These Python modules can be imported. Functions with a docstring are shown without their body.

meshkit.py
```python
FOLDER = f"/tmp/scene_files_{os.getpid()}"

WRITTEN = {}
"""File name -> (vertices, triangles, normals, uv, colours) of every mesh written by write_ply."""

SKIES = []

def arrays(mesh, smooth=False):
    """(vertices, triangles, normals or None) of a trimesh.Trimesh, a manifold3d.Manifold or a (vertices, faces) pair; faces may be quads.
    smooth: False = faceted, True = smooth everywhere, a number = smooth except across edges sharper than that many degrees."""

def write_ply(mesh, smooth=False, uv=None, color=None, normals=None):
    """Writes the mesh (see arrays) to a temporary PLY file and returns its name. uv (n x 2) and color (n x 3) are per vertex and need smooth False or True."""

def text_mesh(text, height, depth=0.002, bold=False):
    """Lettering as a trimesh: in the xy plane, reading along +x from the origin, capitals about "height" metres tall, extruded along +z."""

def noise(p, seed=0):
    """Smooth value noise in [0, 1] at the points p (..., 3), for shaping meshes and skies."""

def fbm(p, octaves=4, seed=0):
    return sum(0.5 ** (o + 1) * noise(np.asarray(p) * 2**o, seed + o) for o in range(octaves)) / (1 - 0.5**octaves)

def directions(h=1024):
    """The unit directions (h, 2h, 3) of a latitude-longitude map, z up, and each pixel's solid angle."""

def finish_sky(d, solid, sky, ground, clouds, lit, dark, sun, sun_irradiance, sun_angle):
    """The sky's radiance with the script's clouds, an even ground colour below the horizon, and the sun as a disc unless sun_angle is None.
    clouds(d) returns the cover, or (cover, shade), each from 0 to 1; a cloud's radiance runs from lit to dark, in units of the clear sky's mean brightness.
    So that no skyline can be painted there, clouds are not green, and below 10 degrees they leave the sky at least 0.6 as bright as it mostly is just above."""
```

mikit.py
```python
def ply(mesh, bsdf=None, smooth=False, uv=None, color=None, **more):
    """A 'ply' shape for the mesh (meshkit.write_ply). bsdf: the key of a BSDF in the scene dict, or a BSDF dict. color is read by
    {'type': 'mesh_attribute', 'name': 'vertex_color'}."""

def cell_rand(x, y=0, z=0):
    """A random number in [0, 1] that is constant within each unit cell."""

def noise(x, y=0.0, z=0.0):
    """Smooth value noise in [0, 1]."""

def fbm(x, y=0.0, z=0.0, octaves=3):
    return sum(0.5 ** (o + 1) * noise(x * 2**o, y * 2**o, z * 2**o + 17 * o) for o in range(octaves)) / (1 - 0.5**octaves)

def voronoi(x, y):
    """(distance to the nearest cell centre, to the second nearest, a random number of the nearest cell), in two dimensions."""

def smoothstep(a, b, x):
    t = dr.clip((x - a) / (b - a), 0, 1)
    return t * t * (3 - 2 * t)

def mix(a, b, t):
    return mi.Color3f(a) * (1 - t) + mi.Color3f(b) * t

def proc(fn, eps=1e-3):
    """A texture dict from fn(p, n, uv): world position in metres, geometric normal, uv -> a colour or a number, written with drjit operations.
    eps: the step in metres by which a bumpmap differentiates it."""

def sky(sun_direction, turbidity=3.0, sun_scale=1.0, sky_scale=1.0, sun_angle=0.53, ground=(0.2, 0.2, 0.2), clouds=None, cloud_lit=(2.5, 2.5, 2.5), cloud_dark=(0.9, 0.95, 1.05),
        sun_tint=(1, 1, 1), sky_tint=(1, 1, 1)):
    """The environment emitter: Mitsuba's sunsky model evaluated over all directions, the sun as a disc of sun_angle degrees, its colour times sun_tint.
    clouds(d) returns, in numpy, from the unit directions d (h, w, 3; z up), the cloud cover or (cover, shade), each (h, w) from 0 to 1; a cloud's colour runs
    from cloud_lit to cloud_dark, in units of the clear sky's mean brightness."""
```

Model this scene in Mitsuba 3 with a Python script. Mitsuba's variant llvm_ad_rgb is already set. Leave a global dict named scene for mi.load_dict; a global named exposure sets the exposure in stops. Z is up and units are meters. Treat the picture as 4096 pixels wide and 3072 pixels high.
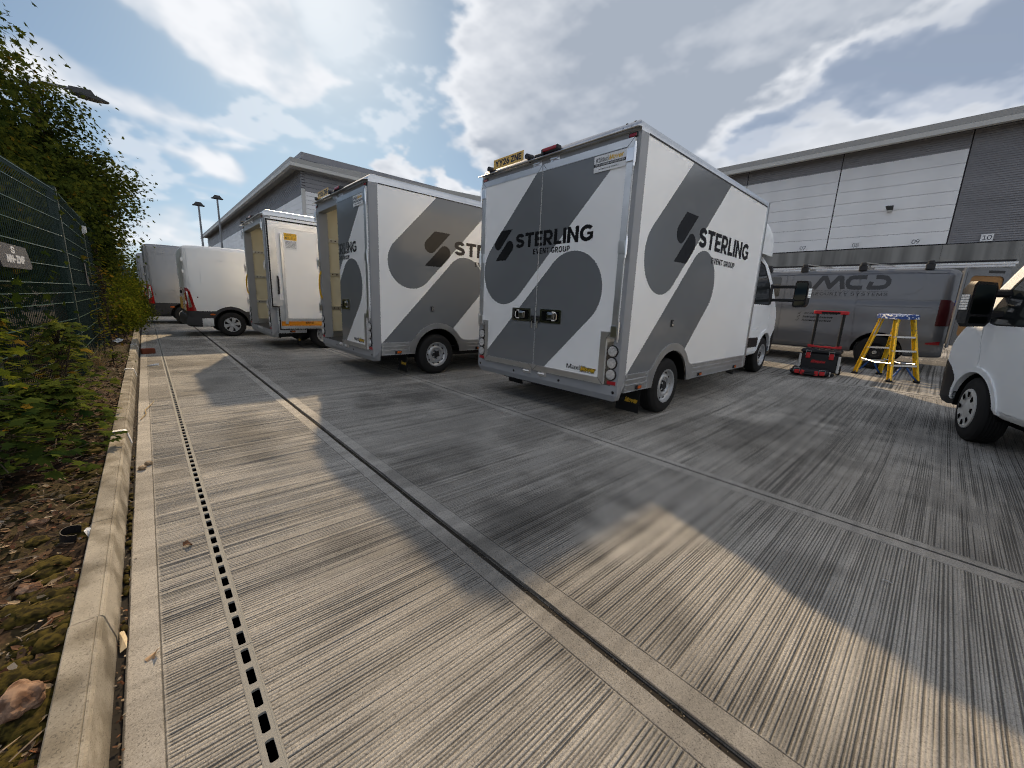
import math
import numpy as np, trimesh, drjit as dr, mitsuba as mi
import mikit, meshkit
import manifold3d as m3
from scipy.interpolate import PchipInterpolator
from shapely.geometry import Polygon, Point, LineString, MultiPolygon, box as rect
from shapely.ops import unary_union
from shapely import affinity

# ---------------------------------------------------------------- camera, sky, sun, exposure
S = 1.28                                   # eye height in metres
yaw, pitch, roll = map(math.radians, (42.7635, 11.7244, -2.3788))
fwd = np.array([math.sin(yaw) * math.cos(pitch), math.cos(yaw) * math.cos(pitch), -math.sin(pitch)])
r0 = np.array([math.cos(yaw), -math.sin(yaw), 0.0])
d0 = np.cross(fwd, r0)
right = math.cos(roll) * r0 + math.sin(roll) * d0
down = -math.sin(roll) * r0 + math.cos(roll) * d0
cam = np.eye(4)
cam[:3, 0], cam[:3, 1], cam[:3, 2], cam[:3, 3] = -right, -down, fwd, (0, 0, S)
scene, labels = {}, {}
scene['camera'] = {'type': 'perspective', 'fov': 104.834, 'fov_axis': 'x', 'near_clip': 0.02, 'far_clip': 3000.0, 'to_world': mi.ScalarTransform4f(cam.tolist())}

CLOUDS = {  # outlines of the cloud bodies: azimuth from +y towards +x, elevation, in degrees; then softness, wispiness, shade of the core
 'band': ([(-6.5, 19.6), (-5, 19.6), (.2, 18.5), (5.9, 17.8), (11.6, 16.9), (15.2, 16), (11.5, 15.3), (8.1, 15.7), (4.1, 14.8), (1.4, 15.2), (-3.3, 15), (-16, 14), (-18, 19)], .8, 1.2, .1),
 'sheet': ([(-4, 26.5), (15.2, 29.5), (16, 27.6), (18.2, 25.6), (23.2, 23.5), (18.5, 21.5), (15.4, 19.4), (11.9, 20.7), (8.1, 20.1), (6.3, 21.1), (3.4, 23.3)], .9, 1.9, .1),
 'streak': ([(-1.1, 13.8), (2, 15), (6.1, 15.2), (8.8, 14.1), (11.2, 11.8), (9.3, 10.8), (4.6, 11.9), (.1, 13)], .8, 1.1, .15),
 'streak2': ([(-.1, 10.9), (3.8, 11.6), (7.6, 10.7), (13.9, 11), (11, 9.9), (5.2, 10.3), (.8, 10.1)], .7, .9, .1),
 'haze': ([(-9, 6.4), (-.2, 7.8), (4.2, 8.8), (5.6, 6.2), (14, 5), (20, 2.5), (-12, 2.5)], 2.4, 1.0, .25),
 'great': ([(35.3, 36), (33.1, 29.8), (32.6, 27), (30.9, 24), (33.5, 21.5), (34.1, 18.7), (36.3, 16.8), (38.2, 13.2), (54.2, 8.5), (68.6, 12.5), (69.5, 15.7), (67.5, 17.9), (70.8, 20), (75.7, 22.2), (78.7, 24.4), (83.6, 25.1), (89.3, 25.5), (96, 33), (60, 48)], 1.0, 1.5, 1.0),
 'cumulus': ([(23.4, 13.3), (24, 16.2), (25.7, 17.1), (27.7, 17.6), (28.5, 16.4), (30.9, 15.2), (32.6, 17.4), (34.5, 16.2), (37.5, 15.4), (41, 11), (36, 4), (22, 4)], .7, 2.0, .5),
 'bank': ([(69.1, 16.2), (72.8, 19.4), (77.3, 21.5), (82.7, 21.4), (87.3, 20.7), (93.7, 18.5), (99, 14), (96, 6), (60, 6)], 2.0, 2.6, .45),
 'wisp': ([(6, 14.8), (8.9, 15.9), (12.4, 15.7), (17.7, 16.5), (15.2, 15.5), (9.7, 14.7)], .6, .8, .1),
}


def inside_distance(px, py, pts):
    """Signed distance to a polygon, positive inside."""
    best, odd = np.full(px.shape, 1e9), np.zeros(px.shape, bool)
    for (ax, ay), (bx, by) in zip(pts, pts[1:] + pts[:1]):
        ex, ey = bx - ax, by - ay
        t = np.clip(((px - ax) * ex + (py - ay) * ey) / (ex * ex + ey * ey), 0, 1)
        best = np.minimum(best, (px - ax - t * ex) ** 2 + (py - ay - t * ey) ** 2)
        if ay != by:
            odd ^= ((ay > py) != (by > py)) & (px < ex * (py - ay) / (by - ay) + ax)
    return np.where(odd, 1, -1) * np.sqrt(best)


SUN = np.array([.545, 1.67, 1.035]) / np.linalg.norm([.545, 1.67, 1.035])


def clouds(d):
    az, el = np.degrees(np.arctan2(d[..., 0], d[..., 1])), np.degrees(np.arcsin(np.clip(d[..., 2], -1, 1)))
    q = np.stack([d[..., 0], d[..., 1], d[..., 2] * 1.6], -1)
    n1 = meshkit.fbm(q * 9, 5, 3) - .5
    n2 = meshkit.fbm(q * 30, 5, 9) - .5
    hgt = d[..., 2] + .10
    plane = np.stack([d[..., 0] / hgt, d[..., 1] / hgt, 0 * az], -1)
    street = np.stack([plane[..., 0] * .9 - plane[..., 1] * .25, plane[..., 0] * .25 + plane[..., 1] * .35, 0 * az], -1)
    n3 = meshkit.fbm(plane * np.array([2.2, 1.1, 1]), 5, 21)
    n4 = meshkit.fbm(street * 7.5, 4, 33) - .5            # the ripples of the high sheets
    away = mikit_step(.75, -.5, d @ SUN)                   # unseen clouds facing the sun: lit faces, brightened to add fill light
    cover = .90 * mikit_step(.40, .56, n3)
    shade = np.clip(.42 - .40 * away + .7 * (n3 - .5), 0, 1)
    seen = (az > -24) & (az < 102) & (el < 54)
    glare = np.exp(-(np.degrees(np.arccos(np.clip(d @ SUN, -1, 1))) / 10.0) ** 2)
    veil = .14 + .5 * glare + .34 * mikit_step(30, 75, az) + .34 * mikit_step(12, 1, el) * mikit_step(.3, .6, meshkit.fbm(q * 6, 4, 77) + .08)
    bits = mikit_step(.55, .68, n3 + .35 * n2) * .55
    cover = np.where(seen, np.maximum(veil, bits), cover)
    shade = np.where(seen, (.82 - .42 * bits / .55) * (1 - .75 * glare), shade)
    fx, fy = az * np.cos(np.radians(el)), el
    for name, (pts, soft, wisp, core) in CLOUDS.items():
        m = (az > min(p[0] for p in pts) - 9) & (az < max(p[0] for p in pts) + 9) & (el < max(p[1] for p in pts) + 9) & (el >= 0)
        pp = [(a * math.cos(math.radians(e)), e) for a, e in pts]
        if core < .3:
            st = street[m]
            w_ = 2.6 * (meshkit.fbm(st * 1.6, 5, 51) - .5) + 2.2 * (meshkit.fbm(st * 6, 4, 52) - .5) + 1.0 * n2[m]
        else:
            w_ = 3.0 * n1[m] + 2.4 * n2[m]
        s = inside_distance(fx[m], fy[m], pp) + wisp * w_
        c = mikit_step(-soft, soft * 1.5, s)
        thick = mikit_step(-.3, 3.6, s + 2.6 * n1[m] + 1.2 * n2[m])
        if core < .3:
            sh = .33 + .42 * np.clip(n4[m] * .8 + n2[m] * .6, -.12, .3) + .1 * core
        elif name == 'great':
            big = meshkit.fbm(plane[m] @ np.array([[.8, .5, 0], [-.35, .56, 0], [0, 0, 1.0]]) * 1.5, 6, 41) - .5
            sh = .30 + .66 * thick * np.clip(.92 + 3.0 * big + .6 * n2[m], .12, 1.12)
        else:
            sh = .33 + .60 * core * thick + .42 * np.clip(n2[m] + .5 * n1[m], -.12, .3)
        shade[m] = shade[m] * (1 - c) + np.clip(sh, 0, 1) * c
        cover[m] = np.maximum(cover[m], c * (.97 - (.9 * np.clip(n4[m] + .4 * n2[m] + .02, 0, .5) if core < .3 else 0)))
    return cover, np.clip(shade, 0, 1)


def mikit_step(a, b, x):
    t = np.clip((x - a) / (b - a), 0, 1)
    return t * t * (3 - 2 * t)


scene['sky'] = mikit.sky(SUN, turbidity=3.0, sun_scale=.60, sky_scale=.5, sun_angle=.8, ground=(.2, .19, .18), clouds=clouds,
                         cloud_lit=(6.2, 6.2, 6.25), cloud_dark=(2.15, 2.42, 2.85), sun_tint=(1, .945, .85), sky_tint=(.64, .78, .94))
exposure = 2.5


# ---------------------------------------------------------------- helpers
def gz(x, k=.3):
    """Height of the yard: level by the drain, rising gently towards the warehouse."""
    return .045 * k * (np.logaddexp(0, (np.asarray(x, float) - 5.9) / k) - np.logaddexp(0, (np.asarray(x, float) - 13.5) / k))


def gz_dr(x, k=.3):
    sp = lambda t: dr.log(1 + dr.exp(dr.minimum(t, 40.0))) + dr.maximum(t - 40.0, 0)
    return .045 * k * (sp((x - 5.9) / k) - sp((x - 13.5) / k))


taken = set()


def ply(mesh, m, **kw):
    return mikit.ply(mesh, 'm_' + m, **kw)


def uniq(name):
    k, i = name, 0
    while k in taken:
        i += 1
        k = f'{name}_{i:03d}'
    taken.add(k)
    return k


def cat(*ms):
    ms = [m for m in ms if m is not None]
    return trimesh.util.concatenate([tm(m) for m in ms])


def tm(m):
    if hasattr(m, 'to_mesh'):
        g = m.to_mesh()
        return trimesh.Trimesh(g.vert_properties[:, :3], g.tri_verts, process=False)
    return m


def moved(m, M):
    m = tm(m).copy()
    m.apply_transform(M)
    return m


def place(x=0, y=0, z=0, rz=0.0, rx=0.0, ry=0.0):
    M = trimesh.transformations.euler_matrix(math.radians(rx), math.radians(ry), math.radians(rz), 'sxyz')
    M[:3, 3] = (x, y, z)
    return M


SPLIT = {'door_jamb', 'corner_post', 'door_window', 'window_seal', 'wheel_arch', 'sill_strip', 'arch_liner', 'cove_moulding', 'drain_hole', 'cab_window', 'trough', 'arm', 'bezel'}


class Thing:
    def __init__(s, name, label=None, category=None, M=None, group=None, kind=None):
        s.key, s.M = uniq(name), np.eye(4) if M is None else M
        if label:
            labels[s.key] = {'label': label, 'category': category}
            if group: labels[s.key]['group'] = group
        if kind: labels.setdefault(s.key, {})['kind'] = kind

    def name(s, part):
        return uniq(s.key + '__' + part)[len(s.key) + 2:]

    def put(s, part, mesh, mat, smooth=30, label=None, kind=None, **kw):
        """One part: part may be 'door' or 'door__handle' (its holder's name is used as given)."""
        mesh = tm(mesh)
        if part.split('__')[-1] in SPLIT:
            bits = [m for m in mesh.split(only_watertight=False) if m.area > 2e-5]
            if len(bits) > 1:
                for m in bits: s.put_one(part, m, mat, smooth, label, kind, **kw)
                return part
        return s.put_one(part, mesh, mat, smooth, label, kind, **kw)

    def put_one(s, part, mesh, mat, smooth=30, label=None, kind=None, **kw):
        key = uniq(s.key + '__' + part)
        if len(mesh.faces) == 0: raise ValueError('empty ' + key)
        scene[key] = ply(moved(mesh, s.M), mat, smooth=smooth, **kw)
        if label or kind: labels[key] = {k: v for k, v in (('label', label), ('kind', kind)) if v}
        return key[len(s.key) + 2:]

    def solo(s, mesh, mat, smooth=30, **kw):
        scene[s.key] = ply(moved(mesh, s.M), mat, smooth=smooth, **kw)
        return s


def bx(x0, x1, y0, y1, z0, z1, c=0.0):
    if c <= 0:
        m = trimesh.creation.box((x1 - x0, y1 - y0, z1 - z0))
        m.apply_translation(((x0 + x1) / 2, (y0 + y1) / 2, (z0 + z1) / 2))
        return m
    pts = [(sx, sy, sz) for X, xi in ((x0, c), (x1, -c)) for Y, yi in ((y0, c), (y1, -c)) for Z, zi in ((z0, c), (z1, -c)) for sx, sy, sz in ((X, Y + yi, Z + zi), (X + xi, Y, Z + zi), (X + xi, Y + yi, Z))]
    return trimesh.convex.convex_hull(np.array(pts))


def cyl(a, b, r, n=16, r2=None):
    a, b = np.asarray(a, float), np.asarray(b, float)
    h = np.linalg.norm(b - a)
    m = tm(m3.Manifold.cylinder(h, r, r if r2 is None else r2, n))
    z = (b - a) / h
    m.apply_transform(trimesh.geometry.align_vectors([0, 0, 1], z))
    m.apply_translation(a)
    return m


def tube(path, r, n=6):
    path = np.asarray(path, float)
    from_t = np.gradient(path, axis=0)
    from_t /= np.linalg.norm(from_t, axis=1, keepdims=True) + 1e-12
    ref = np.where(np.abs(from_t[:, 2:]) < .9, [[0, 0, 1.0]], [[1.0, 0, 0]])
    a = np.cross(from_t, ref); a /= np.linalg.norm(a, axis=1, keepdims=True)
    b = np.cross(from_t, a)
    ang = np.arange(n) * 2 * np.pi / n
    rr = np.broadcast_to(np.asarray(r, float), (len(path),))[:, None, None]
    v = path[:, None] + rr * (np.cos(ang)[None, :, None] * a[:, None] + np.sin(ang)[None, :, None] * b[:, None])
    i, j = np.meshgrid(np.arange(len(path) - 1), np.arange(n), indexing='ij')
    q = np.stack([i * n + j, (i + 1) * n + j, (i + 1) * n + (j + 1) % n, i * n + (j + 1) % n], -1).reshape(-1, 4)
    L = (len(path) - 1) * n
    caps = [[0, k, k + 1] for k in range(1, n - 1)] + [[L, L + k + 1, L + k] for k in range(1, n - 1)]
    f = np.vstack([q[:, [0, 1, 2]], q[:, [0, 2, 3]], caps])
    return trimesh.Trimesh(v.reshape(-1, 3), f, process=False)


def polys(p):
    return [g for g in getattr(p, 'geoms', [p]) if g.geom_type == 'Polygon' and g.area > 1e-9]


def prism(p, depth, O=(0, 0, 0), U=(1, 0, 0), V=(0, 0, 1), N=None):
    """A shapely polygon extruded by depth along N from the plane at O spanned by U and V."""
    U, V = np.asarray(U, float), np.asarray(V, float)
    N = np.cross(U, V) if N is None else np.asarray(N, float)
    M = np.eye(4)
    M[:3, 0], M[:3, 1], M[:3, 2], M[:3, 3] = U, V, N, O
    out = [trimesh.creation.extrude_polygon(g, depth, engine='earcut') for g in polys(p)]
    m = trimesh.util.concatenate(out)
    m.apply_transform(M)
    if np.linalg.det(M[:3, :3]) < 0: m.invert()
    return m


def cs(p):
    cont = []
    for g in polys(p):
        g = Polygon(g.exterior, g.interiors)
        cont.append(np.array(g.exterior.coords)[:-1])
        cont += [np.array(h.coords)[:-1] for h in g.interiors]
    return m3.CrossSection(cont, m3.FillRule.EvenOdd)


def yprism(p, y0, y1):
    """Polygon in (x, z), solid from y0 to y1."""
    return cs(p).extrude(y1 - y0).transform([[1, 0, 0, 0], [0, 0, -1, y1], [0, 1, 0, 0]])


def xprism(p, x0, x1):
    """Polygon in (y, z), solid from x0 to x1."""
    return cs(p).extrude(x1 - x0).transform([[0, 0, 1, x0], [1, 0, 0, 0], [0, 1, 0, 0]])


def man(m):
    m = tm(m)
    return m3.Manifold(m3.Mesh(vert_properties=np.asarray(m.vertices, np.float32), tri_verts=np.asarray(m.faces, np.uint32)))


def rr(x0, x1, y0, y1, r):
    return rect(x0 + r, y0 + r, x1 - r, y1 - r).buffer(r, quad_segs=5)


_text = {}


def letters(text, grow=0.0, shear=0.0, gap=None):
    """The outline of some words as polygons about 1 high, set letter by letter."""
    k = (text, grow, shear, gap)
    if k not in _text:
        out, x = [], 0.0
        for ch in text:
            if ch == ' ':
                x += .36; continue
            if (ch, grow) not in _text:
                m = meshkit.text_mesh(ch, 1.0, .01, bold=grow > .02)
                f = m.faces[m.face_normals[:, 2] > .9]
                p = unary_union([Polygon(m.vertices[t][:, :2]).buffer(.003) for t in f])
                _text[(ch, grow)] = p.buffer(grow, join_style=2).simplify(.008)
            p = _text[(ch, grow)]
            a, _, c, _ = p.bounds
            out.append(affinity.translate(p, x - a, 0))
            x += c - a + (.10 if gap is None else gap)
        p = unary_union(out)
        _text[k] = affinity.skew(p, shear, 0, origin=(0, 0)) if shear else p
    return _text[k]


def heavy(word):
    """Heavy geometric capitals, drawn stroke by stroke."""
    ang = lambda cx, cy, rx, ry, a, b, n=26: [(cx + rx * math.cos(math.radians(t)), cy + ry * math.sin(math.radians(t))) for t in np.linspace(a, b, n)]
    w = .235
    st = lambda pts: LineString(pts).buffer(w / 2, cap_style=2, join_style=1)
    G = {'S': st(ang(.37, .695, .275, .188, 15, 268) + ang(.37, .302, .285, .185, 88, -165)).union(st(ang(.37, .695, .275, .188, 35, 16))),
         'T': rect(0, .79, .80, 1).union(rect(.28, 0, .52, 1)), 'I': rect(0, 0, .245, 1),
         'E': unary_union([rect(0, 0, .24, 1), rect(0, 0, .67, .205), rect(0, .40, .61, .60), rect(0, .795, .66, 1)]),
         'L': rect(0, 0, .24, 1).union(rect(0, 0, .62, .21)),
         'N': unary_union([rect(0, 0, .24, 1), rect(.60, 0, .84, 1), Polygon([(0, 1), (.20, 1), (.84, .0), (.64, 0)])]),
         'R': unary_union([rect(0, 0, .24, 1), rect(0, .30, .42, 1).union(Point(.42, .65).buffer(.35)).difference(rect(.24, .50, .42, .80).union(Point(.42, .65).buffer(.15))), Polygon([(.24, .33), (.50, .36), (.80, 0), (.52, 0)])]),
         'G': st(ang(.50, .5, .385, .385, 42, 318)).union(rect(.72, .14, .93, .50)).union(rect(.52, .40, .93, .56))}
    out, x = [], 0
    for ch in word:
        a, _, c, _ = G[ch].bounds
        out.append(affinity.translate(G[ch], x - a, 0)); x += c - a + .085
    return unary_union(out)


def fit(p, x0, x1, y0, y1):
    a, b, c, d = p.bounds
    return affinity.translate(affinity.scale(p, (x1 - x0) / (c - a), (y1 - y0) / (d - b), origin=(a, b)), x0 - a, y0 - b)


def revolve_y(profile, n=48):
    """(radius, out) pairs turned about the y axis; out points towards -y."""
    m = trimesh.creation.revolve(np.asarray(profile, float), sections=n)
    m.apply_transform(trimesh.transformations.rotation_matrix(math.pi / 2, [1, 0, 0]))
    return m


# ---------------------------------------------------------------- materials
def rgb(*c):
    return {'type': 'rgb', 'value': list(c)}


def mat(name, color, rough=.5, spec=.5, metallic=0.0, coat=0.0, coat_gloss=.9, bump=None, two=True, **kw):
    m = {'type': 'principled', 'base_color': color if isinstance(color, dict) else rgb(*color), 'roughness': rough, 'metallic': metallic, 'specular': spec, **kw}
    if coat: m |= {'clearcoat': coat, 'clearcoat_gloss': coat_gloss}
    if bump: m = {'type': 'bumpmap', 'arbitrary': bump[0], 'bsdf': m, 'scale': bump[1]}
    scene['m_' + name] = {'type': 'twosided', 'bsdf': m} if two else m


N, FB, SS, MIX = mikit.noise, mikit.fbm, mikit.smoothstep, mikit.mix


def f_concrete(p, n, uv):
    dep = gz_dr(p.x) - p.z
    big = FB(p.x * .55, p.y * .55, 3.0, octaves=4)
    mid = FB(p.x * 4, p.y * 4, 7.0, octaves=3)
    c = MIX((.262, .250, .230), (.350, .334, .306), SS(.3, .7, .6 * big + .4 * mid))
    grit = N(p.x * 260, p.y * 260)
    grit2 = N(p.x * 610, p.y * 610, 4)
    c = c * (.66 + .34 * grit + .36 * grit2)
    pit = SS(.70, .86, N(p.x * 330, p.y * 330, 9.0))
    c = c * (1 - .4 * pit)
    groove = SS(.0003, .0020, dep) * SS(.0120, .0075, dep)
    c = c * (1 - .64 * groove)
    streak = FB(p.x * .7, p.y * 24, 11.0, octaves=3)
    c = c * (.90 + .20 * SS(.3, .7, streak))
    blot = SS(.56, .72, FB(p.x * .8, p.y * .8, 21.0, octaves=4))
    c = c * (1 - .32 * blot)

    def stain(x, y, rx, ry, k):
        d = dr.sqrt(dr.square((p.x - x) / rx) + dr.square((p.y - y) / ry)) + 1.3 * (mid - .5)
        return 1 - k * SS(1.0, .35, d) * (.5 + .5 * SS(.3, .6, grit))
    c = c * stain(1.80, 1.50, .62, .45, .5) * stain(2.25, .30, .50, .30, .38) * stain(1.45, 2.6, .5, .5, .3) * stain(5.0, .9, 1.5, .8, .3) * stain(3.2, 2.6, 1.8, .5, .25)
    c = c * stain(4.6, -.4, 1.6, .5, .25) * stain(6.4, 1.0, .9, .9, .2) * stain(.6, 3.9, .3, .8, .2) * stain(2.6, 4.7, 1.0, .6, .3)
    return c


def f_kerb(p, n, uv):
    a = FB(p.x * 9, p.y * 9, p.z * 9, octaves=4)
    c = MIX((.20, .178, .14), (.36, .33, .275), SS(.32, .68, a))
    g = .5 * N(p.x * 230, p.y * 230, p.z * 230) + .5 * N(p.x * 520, p.y * 520, p.z * 520)
    lich = SS(.52, .64, FB(p.x * 3.1, p.y * 3.1, p.z * 3.1 + 9, octaves=4))
    c = c * (.72 + .5 * g) * (1 - .3 * lich)
    return c * (1 - .4 * SS(.70, .86, N(p.x * 260, p.y * 260, p.z * 260 + 5)))


def f_soil(p, n, uv):
    a = FB(p.x * 14, p.y * 14, octaves=4)
    c = MIX((.016, .010, .007), (.075, .046, .027), SS(.3, .7, a))
    moss = SS(.52, .62, FB(p.x * 3, p.y * 3, 5.0, octaves=4))
    return MIX(c, mi.Color3f(.034, .029, .010), moss * .7) * (.6 + .8 * N(p.x * 150, p.y * 150))


def f_alu(p, n, uv):
    a = FB(p.x * 7, p.y * 7, p.z * 7, octaves=3)
    return mi.Color3f(.62, .635, .65) * (.82 + .3 * a)


def f_panelwhite(p, n, uv):
    return mi.Color3f(.85, .855, .85) * (.95 + .08 * FB(p.x * 2, p.y * 2, p.z * 2))


def f_cladwhite(p, n, uv):
    run = FB(p.x * 1.2, p.y * 1.2, p.z * .15, octaves=3)
    return mi.Color3f(.78, .785, .79) * (.86 + .22 * run)


def f_cladgrey(p, n, uv):
    return mi.Color3f(.225, .225, .24) * (.8 + .4 * FB(p.x * .8, p.y * .8, p.z * 2, octaves=3))


def f_wallconc(p, n, uv):
    a = FB(p.y * .8, p.z * .5, p.x, octaves=4)
    drip = FB(p.y * 3.0, p.z * .22, 8.0, octaves=3)
    return MIX((.13, .13, .125), (.27, .268, .255), SS(.3, .7, .5 * a + .5 * drip))


def f_ladder(p, n, uv):
    w = SS(.62, .7, FB(p.x * 40, p.y * 40, p.z * 26, octaves=3))
    return MIX((.62, .40, .012), (.30, .22, .09), w)


def f_bluecap(p, n, uv):
    w = SS(.53, .58, FB(p.x * 28, p.y * 28, p.z * 28, octaves=3))
    return MIX((.018, .055, .22), (.62, .66, .72), w)


def f_bark(p, n, uv):
    return MIX((.03, .024, .018), (.10, .08, .06), FB(p.x * 20, p.y * 20, p.z * 5, octaves=3))


def f_lens(p, n, uv):
    return mi.Color3f(.8) * (.65 + .5 * N(p.x * 60, p.y * 60, p.z * 60))


def f_fence(p, n, uv):
    return mi.Color3f(.007, .025, .020) * (.7 + .6 * FB(p.x * 6, p.y * 6, p.z * 6))


P = mikit.proc
def paint(name, c, **kw): mat(name, c, rough=.34, spec=.5, coat=1.0, coat_gloss=.96, **kw)
mat('concrete', P(f_concrete), rough=.85, spec=.25)
mat('kerb_stone', P(f_kerb), rough=.9, spec=.2)
mat('soil', P(f_soil), rough=.95, spec=.15)
mat('joint_filler', (.03, .027, .024), rough=.95, spec=.1)
mat('drain_stone', (.235, .235, .222), rough=.8, spec=.3)
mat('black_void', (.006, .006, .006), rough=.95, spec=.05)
mat('alu', P(f_alu), rough=.34, metallic=.95)
mat('alu_bright', (.75, .76, .78), rough=.2, metallic=1.0)
mat('chrome', (.62, .60, .57), rough=.10, metallic=1.0)
mat('panel_white', P(f_panelwhite), rough=.22, spec=.5)
paint('paint_white', (.76, .78, .79))
mat('paint_silver', (.25, .26, .275), rough=.36, spec=.5, metallic=.35, coat=1.0, coat_gloss=.95)
mat('paint_grey', (.118, .122, .132), rough=.3, spec=.5, metallic=.15, coat=1.0, coat_gloss=.96)
mat('frame_grey', (.27, .28, .295), rough=.38, spec=.5)
mat('vinyl_grey', (.155, .165, .175), rough=.16, spec=.5)
mat('vinyl_black', (.010, .0105, .012), rough=.22, spec=.3)
mat('vinyl_dark', (.022, .023, .026), rough=.3, spec=.5)
mat('rubber', (.010, .010, .011), rough=.7, spec=.3)
mat('tyre', (.013, .013, .0135), rough=.75, spec=.3)
mat('plastic_black', (.011, .011, .013), rough=.45, spec=.4)
mat('plastic_grey', (.035, .035, .038), rough=.55, spec=.4)
mat('steel_silver', (.46, .47, .48), rough=.38, metallic=.55)
mat('red_lens', (.30, .006, .008), rough=.12, spec=.6, coat=.6)
mat('dark_lens', (.06, .004, .006), rough=.3, spec=.4)
mat('red_reflector', (.36, .010, .018), rough=.25, spec=.5)
mat('amber_lens', (.48, .09, .004), rough=.2, spec=.5)
mat('clear_lens', P(f_lens), rough=.16, metallic=.9)
mat('plate_yellow', (.66, .42, .10), rough=.35, spec=.4)
mat('handle_yellow', (.66, .38, .008), rough=.35, spec=.4)
mat('gold', (.60, .36, .02), rough=.3, spec=.5)
mat('orange_tape', (.62, .22, .01), rough=.3, spec=.4)
mat('lining_cream', (.60, .555, .40), rough=.5, spec=.3)
mat('floor_dark', (.03, .03, .032), rough=.6, spec=.3)
mat('glass_dark', (.012, .015, .016), rough=.03, spec=.7)
mat('fence_green', P(f_fence), rough=.4, spec=.5)
mat('clad_white', P(f_cladwhite), rough=.5, spec=.35)
mat('clad_grey', P(f_cladgrey), rough=.45, spec=.4)
mat('clad_dark', (.022, .022, .026), rough=.6, spec=.3)
mat('trim_grey', (.34, .335, .32), rough=.5, spec=.3)
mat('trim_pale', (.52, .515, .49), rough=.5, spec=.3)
mat('wall_concrete', P(f_wallconc), rough=.85, spec=.2)
mat('sign_white', (.70, .71, .72), rough=.4, spec=.4)
mat('sign_ink', (.02, .024, .045), rough=.5, spec=.3)
mat('sign_grey', (.075, .078, .088), rough=.4, spec=.4)
mat('ladder_yellow', P(f_ladder), rough=.45, spec=.4)
mat('blue_cap', P(f_bluecap), rough=.5, spec=.4)
mat('blue_plastic', (.018, .075, .26), rough=.45, spec=.4)
mat('case_red', (.48, .012, .016), rough=.4, spec=.5)
mat('plywood', (.33, .17, .06), rough=.6, spec=.3)
mat('vest_blue', (.012, .05, .36), rough=.8, spec=.2)
mat('reflective', (.42, .42, .40), rough=.45, spec=.4)
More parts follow.
